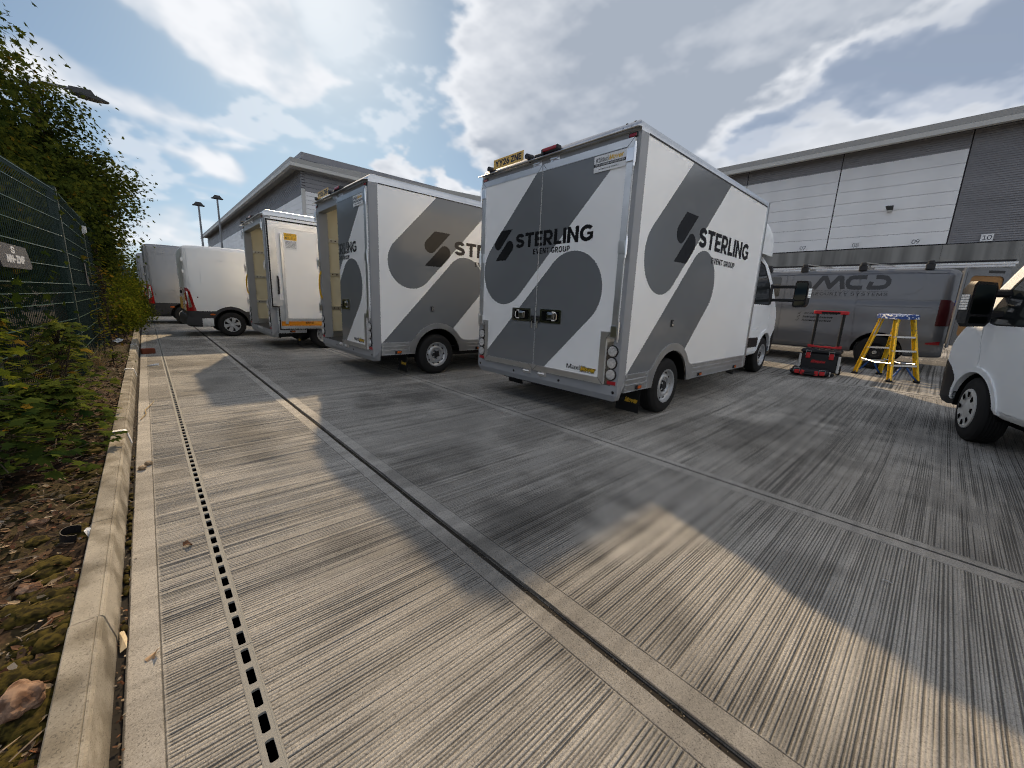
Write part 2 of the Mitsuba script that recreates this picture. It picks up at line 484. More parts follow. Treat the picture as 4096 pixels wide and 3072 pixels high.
mat('trousers', (.02, .021, .026), rough=.85, spec=.15)
mat('skin', (.45, .25, .17), rough=.5, spec=.4)
mat('hair', (.02, .014, .01), rough=.6, spec=.3)
mat('bark', P(f_bark), rough=.9, spec=.2)
mat('vertex_matt', {'type': 'mesh_attribute', 'name': 'vertex_color'}, rough=.85, spec=.25)
mat('lamp_dark', (.035, .036, .037), rough=.5, spec=.4)
mat('pole_grey', (.22, .225, .235), rough=.4, metallic=.5)
mat('tape_white', (.78, .79, .80), rough=.5, spec=.3)
mat('brick_red', (.16, .05, .03), rough=.9, spec=.2)
mat('mirror_glass', (.22, .25, .24), rough=.06, metallic=1.0)
mat('work_cloth', (.10, .115, .11), rough=.9, spec=.1)
scene['m_leaf'] = {'type': 'principledthin', 'base_color': {'type': 'mesh_attribute', 'name': 'vertex_color'}, 'roughness': .36, 'diff_trans': .62, 'spec_trans': 0.0, 'eta': 1.45}
scene['m_roof_grp'] = {'type': 'principledthin', 'base_color': rgb(.80, .80, .76), 'roughness': .6, 'diff_trans': 1.1, 'spec_trans': 0.0, 'eta': 1.45}


# ---------------------------------------------------------------- setting: ground, yard slabs, drain, kerb, planting bed
rng = np.random.default_rng(11)


def grid(xs, ys, Z):
    X, Y = np.meshgrid(xs, ys, indexing='ij')
    v = np.stack([X, Y, Z], -1).reshape(-1, 3)
    i, j = np.meshgrid(np.arange(len(xs) - 1), np.arange(len(ys) - 1), indexing='ij')
    a = i * len(ys) + j
    b = a + len(ys)
    f = np.concatenate([np.stack([a, b, b + 1], -1).reshape(-1, 3), np.stack([a, b + 1, a + 1], -1).reshape(-1, 3)])
    return trimesh.Trimesh(v, f, process=False)


labels['ground'] = {'kind': 'structure'}
ground = []
for xs, ys in (((-400, -60, -12, -4, -2.4), (-400, -60, -8, 60, 140, 400)), ((-.50, -.205), (-400, -8, 60, 400)), ((-.205, .104), (-400, -8, 60, 400)), ((.154, 1, 3, 5, *np.arange(5.3, 14.6, .3), 30, 100, 400), (-400, -60, -8, 60, 140, 400)), ((.104, .154), (-400, -8)), ((.104, .154), (60, 400))):
    xs, ys = np.array(xs, float), np.array(ys, float)
    Z = np.repeat((gz(xs) - .016)[:, None], len(ys), 1)
    if xs[0] < -300: Z[:] = -.03
    ground.append(grid(xs, ys, Z))
scene['ground'] = ply(cat(*ground), 'joint_filler', smooth=False)
taken.add('ground')

# brushed grooves: one set of lines across the whole yard, scratched along x
gy, yy = [], -4.0
while yy < 24:
    yy += rng.uniform(.0095, .0165)
    gy.append(yy)
gy = np.array(gy)
gd, gw = rng.uniform(.0016, .0034, len(gy)), rng.uniform(.0024, .0042, len(gy))
gph, gfr = rng.uniform(0, 6.28, len(gy)), rng.uniform(.5, 2.0, len(gy))


def grooves(X, Y):
    h = np.zeros_like(Y)
    wob = .004 * np.sin(1.7 * X + .5 * Y) + .006 * (meshkit.noise(np.stack([X * 1.3, Y * .4, X * 0], -1), 5) - .5)
    Yw = Y + wob
    k = np.searchsorted(gy, Yw)
    for o in (-2, -1, 0, 1):
        q = np.clip(k + o, 0, len(gy) - 1)
        a = gd[q] * np.clip(.85 + .35 * np.sin(gph[q] + gfr[q] * X * 2.2), .3, 1)
        h = np.minimum(h, -a * np.exp(-((Yw - gy[q]) / gw[q]) ** 2))
    worn = meshkit.fbm(np.stack([X * .9, Y * .9, X * 0], -1), 4, 8)
    worn2 = meshkit.fbm(np.stack([X * 5, Y * 5, X * 0], -1), 3, 18)
    return h * np.clip(1.75 - 1.15 * worn - 1.1 * (worn2 - .5), .45, 1.2)


yard = Thing('concrete_yard', kind='structure')


def slab(x0, x1, ml, mr, y0, steps, dx, far=70.0):
    """One cast strip: trowelled margins ml and mr wide, brushed between them."""
    e = .007
    xs = [x0, x0 + e] + [v for v in np.arange(x0 + max(ml, .03), x1 - max(mr, .03) + 1e-6, dx)]
    if ml: xs += [x0 + ml + q for q in (-.030, -.016, -.012, -.008, 0)]
    if mr: xs += [x1 - mr + q for q in (0, .008, .012, .016, .030)]
    xs = np.unique(np.round(np.array(xs + [x1 - e, x1]), 4))
    ys, a = [], y0
    for lim, st in steps:
        ys.append(np.arange(a, lim, st)); a = ys[-1][-1] + st
    ys = np.concatenate(ys + [np.linspace(a, far, 30)])
    X, Y = np.meshgrid(xs, ys, indexing='ij')
    g = grooves(X, Y)
    w = (mikit_step(x0 + ml - .014, x0 + ml, X) if ml else 1.0) * (mikit_step(x1 - mr + .014, x1 - mr, X) if mr else 1.0)
    w = w * mikit_step(24, 12, Y)
    rough = .0012 * (meshkit.fbm(np.stack([X * 40, Y * 40, X * 0], -1), 2, 4) - .5)
    Z = gz(X) + g * w + rough * (Y < 6)
    if ml: Z = np.where((np.abs(X - (x0 + ml - .012)) < .001), Z - .0025, Z)
    if mr: Z = np.where((np.abs(X - (x1 - mr + .012)) < .001), Z - .0025, Z)
    chip = .006 * np.clip(meshkit.fbm(np.stack([Y * 3, X * 0, X * 0 + x0], -1), 4, 2) - .52, 0, 1) * 6
    for xe, sgn in ((x0, 1), (x1, -1)):
        Z = np.where(np.abs(X - xe) < 1e-3, Z - (.0002 if xe in (.1005, .1575) else .0035 + chip), Z)
    m = grid(xs, ys, Z)
    v = m.vertices.copy()
    # sides down into the joint
    parts = [m]
    for i, flip in ((0, False), (len(xs) - 1, True)):
        top = v.reshape(len(xs), len(ys), 3)[i]
        low = top.copy(); low[:, 2] = gz(low[:, 0]) - .03
        n = len(top)
        k = np.arange(n - 1)
        f = np.concatenate([np.stack([k, k + 1, k + 1 + n], -1), np.stack([k, k + 1 + n, k + n], -1)])
        parts.append(trimesh.Trimesh(np.vstack([top, low]), f if not flip else f[:, ::-1], process=False))
    yard.put('slab', trimesh.util.concatenate(parts), 'concrete', smooth=False)


near = ((3.2, .0024), (7, .004), (14, .008))
slab(-.186, .1005, .104, 0, -.6, near, .07)
slab(.1575, 1.128, 0, .10, -1.0, near, .12)
slab(1.159, 3.128, .112, .115, -1.5, near, .16)
slab(3.139, 8.72, .085, .10, -4.0, ((3.0, .0045), (7, .007), (14, .012)), .35)
slab(8.75, 40, .12, 0, -12.0, ((4, .02), (14, .03)), 1.2)
yard.put('slab', cat(*[bx(a, b, -60, c, -.03, 0) for a, b, c in ((-.186, .1, -.62), (.158, 1.128, -1.02), (1.159, 3.128, -1.52), (3.139, 5.6, -4.02))]), 'concrete', smooth=False, label='plain concrete behind the brushed strips')

# slot drain: one-metre stone units with ten slots each
drain = Thing('drain_channel', kind='structure')
for k in range(44):
    ya = 1.536 - 2 + k
    body = rect(.1008, ya + .0015, .1572, ya + .9985)
    holes = unary_union([rr(.1175, .1408, ya + .013 + .1 * i, ya + .013 + .1 * i + .0735, .006) for i in range(10)])
    if k < 14:
        m = prism(body.difference(holes), .009, (0, 0, -.0085), (1, 0, 0), (0, 1, 0))
        rib = cat(bx(.103, .1065, ya + .002, ya + .998, -.008, .0014), bx(.1515, .155, ya + .002, ya + .998, -.008, .0014))
        m = cat(m, rib)
    else:
        m = prism(body.difference(unary_union([rect(*h.bounds) for h in holes.geoms])), .009, (0, 0, -.0085), (1, 0, 0), (0, 1, 0))
    drain.put('slotted_unit', m, 'drain_stone', smooth=False)
drain.put('trough', cat(bx(.1, .158, -8, 60, -.19, -.17), bx(.098, .1, -8, 60, -.19, -.016), bx(.158, .16, -8, 60, -.19, -.016)), 'black_void', smooth=False)

# kerb stones
kerb = Thing('kerb', kind='structure')
prof = Polygon([(-.318, -.1), (-.318, .118), (-.314, .122), (-.2485, .123), (-.2465, .1195), (-.2445, .123), (-.237, .121), (-.231, .113), (-.229, .100), (-.212, .015), (-.2095, -.1)])
for k in range(48):
    ya = 1.858 - 3 * .83 + .83 * k
    m = prism(prof, .826, (0, 0, 0), (1, 0, 0), (0, 0, 1), (0, 1, 0))
    jit = rng.uniform(-.0012, .0012, 2)
    M = place(jit[0], ya + .002, jit[1] * .6, rz=rng.uniform(-.06, .06))
    kerb.put('kerbstone', moved(m, M), 'kerb_stone', smooth=False)
for y in (4.367, 7.751, 11.081):
    prf = LineString([(-.3215, .06), (-.3215, .1205), (-.314, .1255), (-.245, .1265), (-.234, .123), (-.2265, .112), (-.224, .098), (-.2075, .012)]).buffer(.0025, cap_style=2)
    st = Thing('kerb_strap', {4.367: 'white tape wrapped over the kerb nearest the camera', 7.751: 'white tape over the kerb, middle one of three', 11.081: 'white tape over the kerb, furthest one, near the half brick'}[y], 'tape')
    st.solo(prism(prf, .045 if y < 5 else .05, (-.0005, y - .02, .0055), (1, 0, 0), (0, 0, 1), (0, 1, 0)), 'tape_white', smooth=False)

# planting bed
xs, ys = np.linspace(-2.4, -.30, 60), np.concatenate([np.arange(-1.5, 12, .035), np.linspace(12, 60, 120)])
X, Y = np.meshgrid(xs, ys, indexing='ij')
Z = .085 + .05 * (meshkit.fbm(np.stack([X * 5, Y * 5, X * 0], -1), 4, 6) - .5) + .02 * (meshkit.fbm(np.stack([X * 30, Y * 30, X * 0], -1), 2, 7) - .5) + .02 * np.clip(-.5 - X, 0, 1)
scene['planting_bed'] = ply(grid(xs, ys, Z), 'soil', smooth=True)
labels['planting_bed'] = {'kind': 'structure'}


def bed_z(x, y):
    q = np.array([x * 5, y * 5, 0.0]); q2 = np.array([x * 30, y * 30, 0.0])
    return float(.085 + .05 * (meshkit.fbm(q, 4, 6) - .5) + .02 * (meshkit.fbm(q2, 2, 7) - .5) + .02 * min(max(-.5 - x, 0), 1))


# ---------------------------------------------------------------- wheels and vehicle bodies
def wheel(t, kind, x, y, z, R=.35, w=.215, side=-1, tread=4, rz=0.0):
    """A wheel whose outer face looks towards side * y."""
    p = t.name('wheel')
    q = place(x, y, z, rz=(0 if side < 0 else 180) + rz)
    rim = R * .60
    prof = [(rim, -w), (rim + .012, -w), (R * .80, -w - .006), (R - .035, -w + .004), (R - .010, -w + .022), (R, -w + .045)]
    for i in range(tread):
        a = -w + .05 + (w - .1) * (i + .5) / tread
        prof += [(R, a - .006), (R - .009, a - .004), (R - .009, a + .004), (R, a + .006)]
    prof += [(R, -.045), (R - .010, -.022), (R - .035, -.004), (R * .80, .006), (rim + .012, 0), (rim, 0), (rim - .012, -.03), (rim - .012, -w), (rim, -w)]
    t.put(p + '__tyre', moved(revolve_y(prof, 56), q), 'tyre', smooth=25)
    if kind in ('steel', 'black'):
        m = 'steel_silver' if kind == 'steel' else 'plastic_black'
        t.put(p + '__rim', moved(revolve_y([(rim + .004, -.012), (rim + .002, .004), (rim - .012, .002), (rim - .022, -.030), (rim - .045, -.046), (rim * .80, -.050), (rim * .62, -.020), (rim * .52, -.018), (rim * .46, -.040), (rim * .30, -.046), (.0, -.046)], 48), q), m, smooth=25)
        hole = []
        for i in range(10):
            a = i * math.tau / 10
            c = np.array([rim * .775 * math.cos(a), 0, rim * .775 * math.sin(a)])
            s = moved(cyl((0, 0, 0), (0, -.008, 0), .0155, 10), place(*(c + [0, .0455, 0])))
            hole.append(s)
        t.put(p + '__vent_hole', moved(cat(*hole), q), 'black_void', smooth=False)
        nuts = [cyl((.062 * math.cos(a), .05, .062 * math.sin(a)), (.062 * math.cos(a), .020, .062 * math.sin(a)), .013, 6) for a in np.arange(5) * math.tau / 5]
        if kind == 'steel':
            t.put(p + '__hub', moved(cat(cyl((0, .06, 0), (0, .022, 0), .058, 20), *[bx(-.016, .016, .026, .05, .03, .075) .copy().apply_transform(trimesh.transformations.rotation_matrix(a, [0, 1, 0])) for a in np.arange(5) * math.tau / 5 + .63]), q), 'plastic_black', smooth=25)
            t.put(p + '__wheel_nut', moved(cat(*nuts), q), 'steel_silver', smooth=False)
        else:
            t.put(p + '__hub', moved(cyl((0, .06, 0), (0, .0, 0), .034, 24), q), 'alu', smooth=25)
            vw = unary_union([LineString([(-.018, .018), (-.007, -.002), (0, .008), (.007, -.002), (.018, .018)]).buffer(.0022), LineString([(-.02, .002), (-.010, -.021), (0, -.004), (.010, -.021), (.02, .002)]).buffer(.0022)])
            t.put(p + '__emblem', moved(prism(vw, .003, (0, .001, 0), (1, 0, 0), (0, 0, 1)), q), 'plastic_black', smooth=False)
    elif kind == 'alloy':
        t.put(p + '__rim', moved(revolve_y([(rim + .004, -.02), (rim + .002, .004), (rim - .016, .002), (rim - .024, -.07), (0, -.07)], 48), q), 'plastic_black', smooth=25)
        sp = [Polygon([(.04, -.028), (rim - .02, -.052), (rim - .012, -.02), (rim - .012, .02), (rim - .02, .052), (.04, .028)]) for i in range(6)]
        sp = unary_union([affinity.rotate(s, 60 * i + 12, origin=(0, 0)) for i, s in enumerate(sp)] + [Point(0, 0).buffer(.075), Point(0, 0).buffer(rim - .004).difference(Point(0, 0).buffer(rim - .022))])
        t.put(p + '__spokes', moved(prism(sp, .03, (0, .02, 0), (1, 0, 0), (0, 0, 1)), q), 'steel_silver', smooth=False)
        t.put(p + '__hub', moved(cat(cyl((0, .03, 0), (0, -.018, 0), .042, 6), *[cyl((.058 * math.cos(a), .03, .058 * math.sin(a)), (.058 * math.cos(a), -.016, .058 * math.sin(a)), .009, 6) for a in np.arange(5) * math.tau / 5]), q), 'alu', smooth=False)
    else:
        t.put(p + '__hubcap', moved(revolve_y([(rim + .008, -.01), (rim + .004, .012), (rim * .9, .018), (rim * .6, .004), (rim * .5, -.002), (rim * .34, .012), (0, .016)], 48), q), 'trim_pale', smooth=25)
        sl = [Polygon([(rim * .60, -.018), (rim * .86, -.03), (rim * .86, .03), (rim * .60, .018)]) for _ in range(1)]
        sl = unary_union([affinity.rotate(sl[0], 360 / 8 * i, origin=(0, 0)) for i in range(8)])
        t.put(p + '__vent_hole', moved(prism(sl, .003, (0, -.0175, 0), (1, 0, 0), (0, 0, 1)), q), 'black_void', smooth=False)


def loft(ctrl, zk=1.25, tum=.10, step=.05, shape=lambda z: 1.0):
    """A vehicle shell from stations (x, bottom z, top z, half width, roof radius)."""
    c = np.array(ctrl, float)
    xs = np.unique(np.round(np.concatenate([np.arange(c[0, 0], c[-1, 0], step), c[:, 0]]), 4))
    zb, zt, w, R = (PchipInterpolator(c[:, 0], c[:, k])(xs) for k in (1, 2, 3, 4))
    rings = []
    for i, x in enumerate(xs):
        r = min(R[i], .45 * (zt[i] - zb[i]))
        zz = np.concatenate([[zb[i] + .03], np.linspace(zb[i] + .09, zt[i] - r, 22)])
        f = lambda z: 1 - tum * np.maximum(0, z - zk) ** 1.4 - .05 * np.maximum(0, .62 - z) - (1 - shape(z))
        yy = w[i] * f(zz)
        yy[0] -= .03
        a = np.linspace(0, math.pi / 2, 7)[1:]
        ye, ze = yy[-1] - r * .9 * (1 - np.cos(a)), zt[i] - r + r * np.sin(a)
        half = np.vstack([[(0, zb[i]), (max(yy[0] - .05, .01), zb[i])], np.stack([yy, zz], 1), np.stack([ye, ze], 1)])
        h2 = np.vstack([half, [(0, zt[i] + .012)]])
        left = h2[1:-1][::-1] * [-1, 1]
        rings.append(np.vstack([h2, left]))
    n = len(rings[0])
    v = np.concatenate([np.column_stack([np.full(n, x), r]) for x, r in zip(xs, rings)])
    q = []
    i, j = np.meshgrid(np.arange(len(xs) - 1), np.arange(n), indexing='ij')
    a, b = i * n + j, i * n + (j + 1) % n
    f = np.concatenate([np.stack([a, b, b + n], -1).reshape(-1, 3), np.stack([a, b + n, a + n], -1).reshape(-1, 3)])
    L = (len(xs) - 1) * n
    c0, c1 = len(v), len(v) + 1
    v = np.vstack([v, [[xs[0], 0, rings[0][:, 1].mean()], [xs[-1], 0, rings[-1][:, 1].mean()]]])
    k = np.arange(n)
    f = np.vstack([f, np.stack([(k + 1) % n, k, np.full(n, c0)], -1), np.stack([L + k, L + (k + 1) % n, np.full(n, c1)], -1)])
    m = trimesh.Trimesh(v, f, process=False)
    if m.volume < 0: m.invert()
    return man(m)


def shut(line, w=.006):
    return LineString(line).buffer(w / 2 + .001, cap_style=2, join_style=1)


def sides(poly):
    return yprism(poly, -2, 2)


def carve_lines(body, polygons, k=.986):
    inner = body.scale((1, k, 1))
    return body - (sides(unary_union(polygons)) - inner)


def ducato(t, xa, ym, z0, paint='paint_white', back=1.45, mirror='long', sill=True, who=''):
    """A van's cab (or whole van, back metres behind the front axle)."""
    base = [(-.6, .36, 2.21, 1.015, .20), (-.27, .36, 2.08, 1.015, .16), (.10, .36, 1.74, 1.01, .12), (.47, .33, 1.36, .985, .10), (.68, .30, 1.22, .965, .12), (.86, .28, 1.08, .92, .14), (.97, .28, .93, .82, .14), (1.03, .29, .73, .68, .12), (1.05, .30, .60, .56, .10)]
    rear = [(-back, .36, 2.24, 1.02, .2), (-1.0, .36, 2.25, 1.02, .2)]
    if back > 2: rear = [(-back, .40, 2.42, .93, .12), (-back + .12, .38, 2.47, .99, .15), (-back + .6, .36, 2.5, 1.02, .17), (-1.3, .36, 2.5, 1.02, .2), (-.9, .36, 2.42, 1.02, .2)]
    B = loft(rear + base, zk=1.25, tum=.10)
    arch = Point(0, .35).buffer(.425, quad_segs=16)
    tub = unary_union([arch, rect(-.425, -1, .425, .35)])
    tub_in = tub.intersection(rect(-9, .30, 9, 9))
    cut = yprism(tub, -2, -.62) + yprism(tub, .62, 2)
    raw = B
    win = Polygon([(-1.12, 1.30), (-1.13, 1.90), (-1.05, 2.02), (-.72, 2.04), (-.45, 1.97), (-.14, 1.69), (.07, 1.42), (.04, 1.32), (-.08, 1.30)]).buffer(-.04).buffer(.04)
    ws = m3.Manifold.batch_hull([m3.Manifold.cube((1.0, 1.62, 2)).translate((-.42, -.81, 1.1))]) - yprism(rect(-3, 0, 3, 1.30), -2, 2)
    inner = raw.scale((1, .986, 1))
    low = raw.translate((-.012, 0, -.016))
    bump = Polygon([(.36, .1), (.40, .52), (.48, .68), (.62, .78), (.80, .84), (1.2, .84), (1.2, .1)])
    band = sides(bump)
    B = B - (sides(win.buffer(.012)) - inner) - (ws - low) - cut
    glass = ((sides(win) - yprism(rect(-9, -9, 9, 9), -.7, .7)) ^ inner.scale((1, 1.004, 1)))
    wglass = (ws ^ low.translate((.004, 0, .005)))
    lines = [shut([(-1.27, .40), (-1.28, 1.25), (-1.22, 2.02), (-1.0, 2.12)]), shut([(.115, 1.36), (.11, 1.22), (.085, 1.08), (.04, .96), (.02, .80)], .011), shut([(-1.27, .44), (-.45, .44)]), shut([(-.43, .44), (-.40, .55)])]
    if back > 2: lines += [shut([(-1.42, .4), (-1.42, 2.3)]), shut([(-2.7, .4), (-2.7, 2.3)]), shut(list(rr(-1.18, -.98, .58, .78, .03).exterior.coords), .008)]
    else: lines += [shut([(-.86, .82), (-.50, .86), (-.36, .98)], .01)]
    B = B - (sides(unary_union(lines)) - inner)
    M = place(xa, ym, z0)
    t.put('cab_body' if back < 2 else 'body', moved(B - band, M), paint, smooth=28)
    t.put('bumper', moved((raw.scale((1, 1.006, 1)) ^ band) - cut, M), 'plastic_black', smooth=28)
    t.put('door_window', moved(glass, M), 'glass_dark', smooth=28)
    t.put('windscreen', moved(wglass, M), 'glass_dark', smooth=28)
    seal = win.buffer(.014).difference(win.buffer(-.004))
    t.put('window_seal', moved(sides(seal) ^ (inner.scale((1, 1.008, 1)) - inner), M), 'rubber', smooth=28)
    lip = Point(0, .35).buffer(.485, quad_segs=16).difference(tub).intersection(rect(-.6, .40, .46, 1))
    t.put('wheel_arch', moved(sides(lip) ^ raw.scale((1, 1.016, 1)) - yprism(rect(-3, -3, 3, 3), -.9, .9), M), paint, smooth=28)
    liner = tub.buffer(-.002).difference(tub.buffer(-.02)).intersection(rect(-9, .33, 9, 9))
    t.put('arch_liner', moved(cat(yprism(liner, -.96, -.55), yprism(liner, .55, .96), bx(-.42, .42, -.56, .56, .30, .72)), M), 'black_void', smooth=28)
    if sill:
        t.put('sill_strip', moved(sides(rr(-1.24, -.46, .53, .70, .02)) ^ (raw.scale((1, 1.015, 1)) - raw.scale((1, .99, 1))), M), 'plastic_black', smooth=28)
    for s in (-1, 1):
        h = cat(bx(-1.20, -1.13, s * 1.02 - .012, s * 1.02 + .012, 1.02, 1.22, .01), bx(-1.185, -1.145, s * 1.03 - .012, s * 1.03 + .016, 1.05, 1.19, .008))
        t.put('door_handle', moved(h, M), 'plastic_black', smooth=28)
        p = t.name('door_mirror')
        if mirror == 'long':
            t.put(p + '__arm', moved(cat(bx(-.02, .03, min(s * .97, s * 1.40), max(s * .97, s * 1.40), 1.60, 1.655, .01), bx(-.02, .03, min(s * .99, s * 1.40), max(s * .99, s * 1.40), 1.36, 1.415, .01), bx(-.05, .06, min(s * .94, s * 1.01), max(s * .94, s * 1.01), 1.30, 1.68, .02)), M), 'plastic_black', smooth=28)
            yc = s * 1.48
        else:
            t.put(p + '__arm', moved(cat(bx(-.13, -.03, min(s * .9, s * 1.12), max(s * .9, s * 1.12), 1.36, 1.44, .02), bx(-.13, -.03, min(s * .9, s * 1.12), max(s * .9, s * 1.12), 1.58, 1.66, .02), bx(-.16, .04, min(s * .88, s * .99), max(s * .88, s * .99), 1.30, 1.62, .03)), M), 'plastic_black', smooth=28)
            yc = s * 1.21
        hw, zc, xm = .115, 1.50, (0.0 if mirror == 'long' else -.13)
        MM = M @ place(xm, yc, 0, rz=20 * s) @ place(0, -yc, 0)
        head = m3.Manifold.hull_points([(dx, yc + sy * hw * k, zc + sz * k2) for dx, k, k2 in ((-.045, 1, 1), (.03, 1, 1), (.10, .7, .8)) for sy, sz in ((-1, .17), (-.8, .225), (.8, .235), (1, .19), (1, -.20), (.75, -.235), (-.7, -.225), (-1, -.18))])
        t.put(p + '__housing', moved(head, MM), 'plastic_black', smooth=35)
        gl = rr(yc - hw * .82, yc + hw * .82, zc - .10, zc + .20, .03)
        gl2 = rr(yc - hw * .78, yc + hw * .75, zc - .20, zc - .125, .02)
        t.put(p + '__glass', moved(prism(gl, .004, (-.047, 0, 0), (0, 1, 0), (0, 0, 1)), MM), 'mirror_glass', smooth=False)
        t.put(p + '__wide_glass', moved(prism(gl2, .004, (-.047, 0, 0), (0, 1, 0), (0, 0, 1)), MM), 'mirror_glass', smooth=False)
        ind = cat(*[bx(-.03, .055, min(yc + s * hw * .9, yc + s * (hw + .008)), max(yc + s * hw * .9, yc + s * (hw + .008)), zc - .06 + .027 * i, zc - .038 + .027 * i, .002) for i in range(6)])
        t.put(p + '__indicator', moved(ind, MM), 'clear_lens', smooth=False)
    return raw, M


# ---------------------------------------------------------------- box trucks
BW, BL = 2.33, 3.75
A46 = math.radians(46)


def s_shape(c1, c2, r, a, z0, z1, far=6.0):
    """The two bands of the S: one rounded at its lower end and running up, one rounded at its upper end and running down."""
    d = np.array([math.cos(a), math.sin(a)])
    up = LineString([c1, tuple(np.array(c1) + far * d)]).buffer(r, quad_segs=24)
    dn = LineString([c2, tuple(np.array(c2) - far * d)]).buffer(r, quad_segs=24)
    lim = rect(-9, z0, 9, z1)
    return up.intersection(lim), dn.intersection(lim)


def emblem(c1, c2, r, a, z0, z1):
    return unary_union(s_shape(c1, c2, r, a, z0, z1))


side_S = unary_union(s_shape((.66, 1.82), (1.685, 1.60), .395, A46, 0, 4))
side_emblem = emblem((1.0, 2.11), (1.27, 2.03), .109, A46, 1.797, 2.344)
side_words = unary_union([fit(heavy('STERLING'), 1.46, 3.165, 2.02, 2.245), fit(letters('EVENT GROUP', .022, 0, .19), 1.895, 2.69, 1.866, 1.942)])
# rear artwork in u = -y, measured from the right edge of the body
rear_S = unary_union(s_shape((-1.80, 1.66), (-.68, 1.44), .41, math.radians(44.5), 0, 4))
rear_emblem = emblem((-1.936, 2.005), (-1.72, 1.962), .071, math.radians(45), 1.80, 2.166)
rear_words = unary_union([fit(heavy('STERLING'), -1.60, -.437, 1.935, 2.10), fit(letters('EVENT GROUP', .022, 0, .19), -1.293, -.733, 1.845, 1.91)])
arch_hole = unary_union([Point(1.145, .345).buffer(.445, quad_segs=20), rect(.70, 0, 1.59, .345)])
arch_out = unary_union([Point(1.145, .345).buffer(.535, quad_segs=20), rect(-2, -2, 5, .585)]).buffer(.16, quad_segs=10).buffer(-.16, quad_segs=10)
arch_trim = arch_out.intersection(rect(.60, .385, 1.74, 1.2)).difference(arch_hole)
DZ0, DZ1, DC = .468, 2.805, 1.20


def lamp(y, z, x=-.004):
    rim = moved(revolve_y([(.0, -.01), (.062, -.01), (.064, .006), (.058, .012), (.054, .008), (0, .008)], 28), place(x, y, z, rz=-90))
    bumps = [revolve_y([(.0, .009), (.0545, .009), (.053, .014), (0, .016)], 28)]
    for rr_, n in ((0, 1), (.022, 6), (.042, 11)):
        for i in range(n):
            a = i * math.tau / n
            s = trimesh.creation.icosphere(subdivisions=1, radius=.0105)
            s.apply_scale((1, .6, 1)); s.apply_translation((rr_ * math.cos(a), -.0145, rr_ * math.sin(a)))
            bumps.append(s)
    return rim, moved(cat(*bumps), place(x, y, z, rz=-90))


def door_outline(right):
    if right:
        return Polygon([(-.045, DZ1), (-.045, .955), (-.165, .955), (-.165, DZ0), (-DC + .004, DZ0), (-DC + .004, DZ1)])
    y = BW - .045
    return Polygon([(-y, DZ1), (-y, .955), (-y + .12, .955), (-y + .12, DZ0), (-DC - .004, DZ0), (-DC - .004, DZ1)])


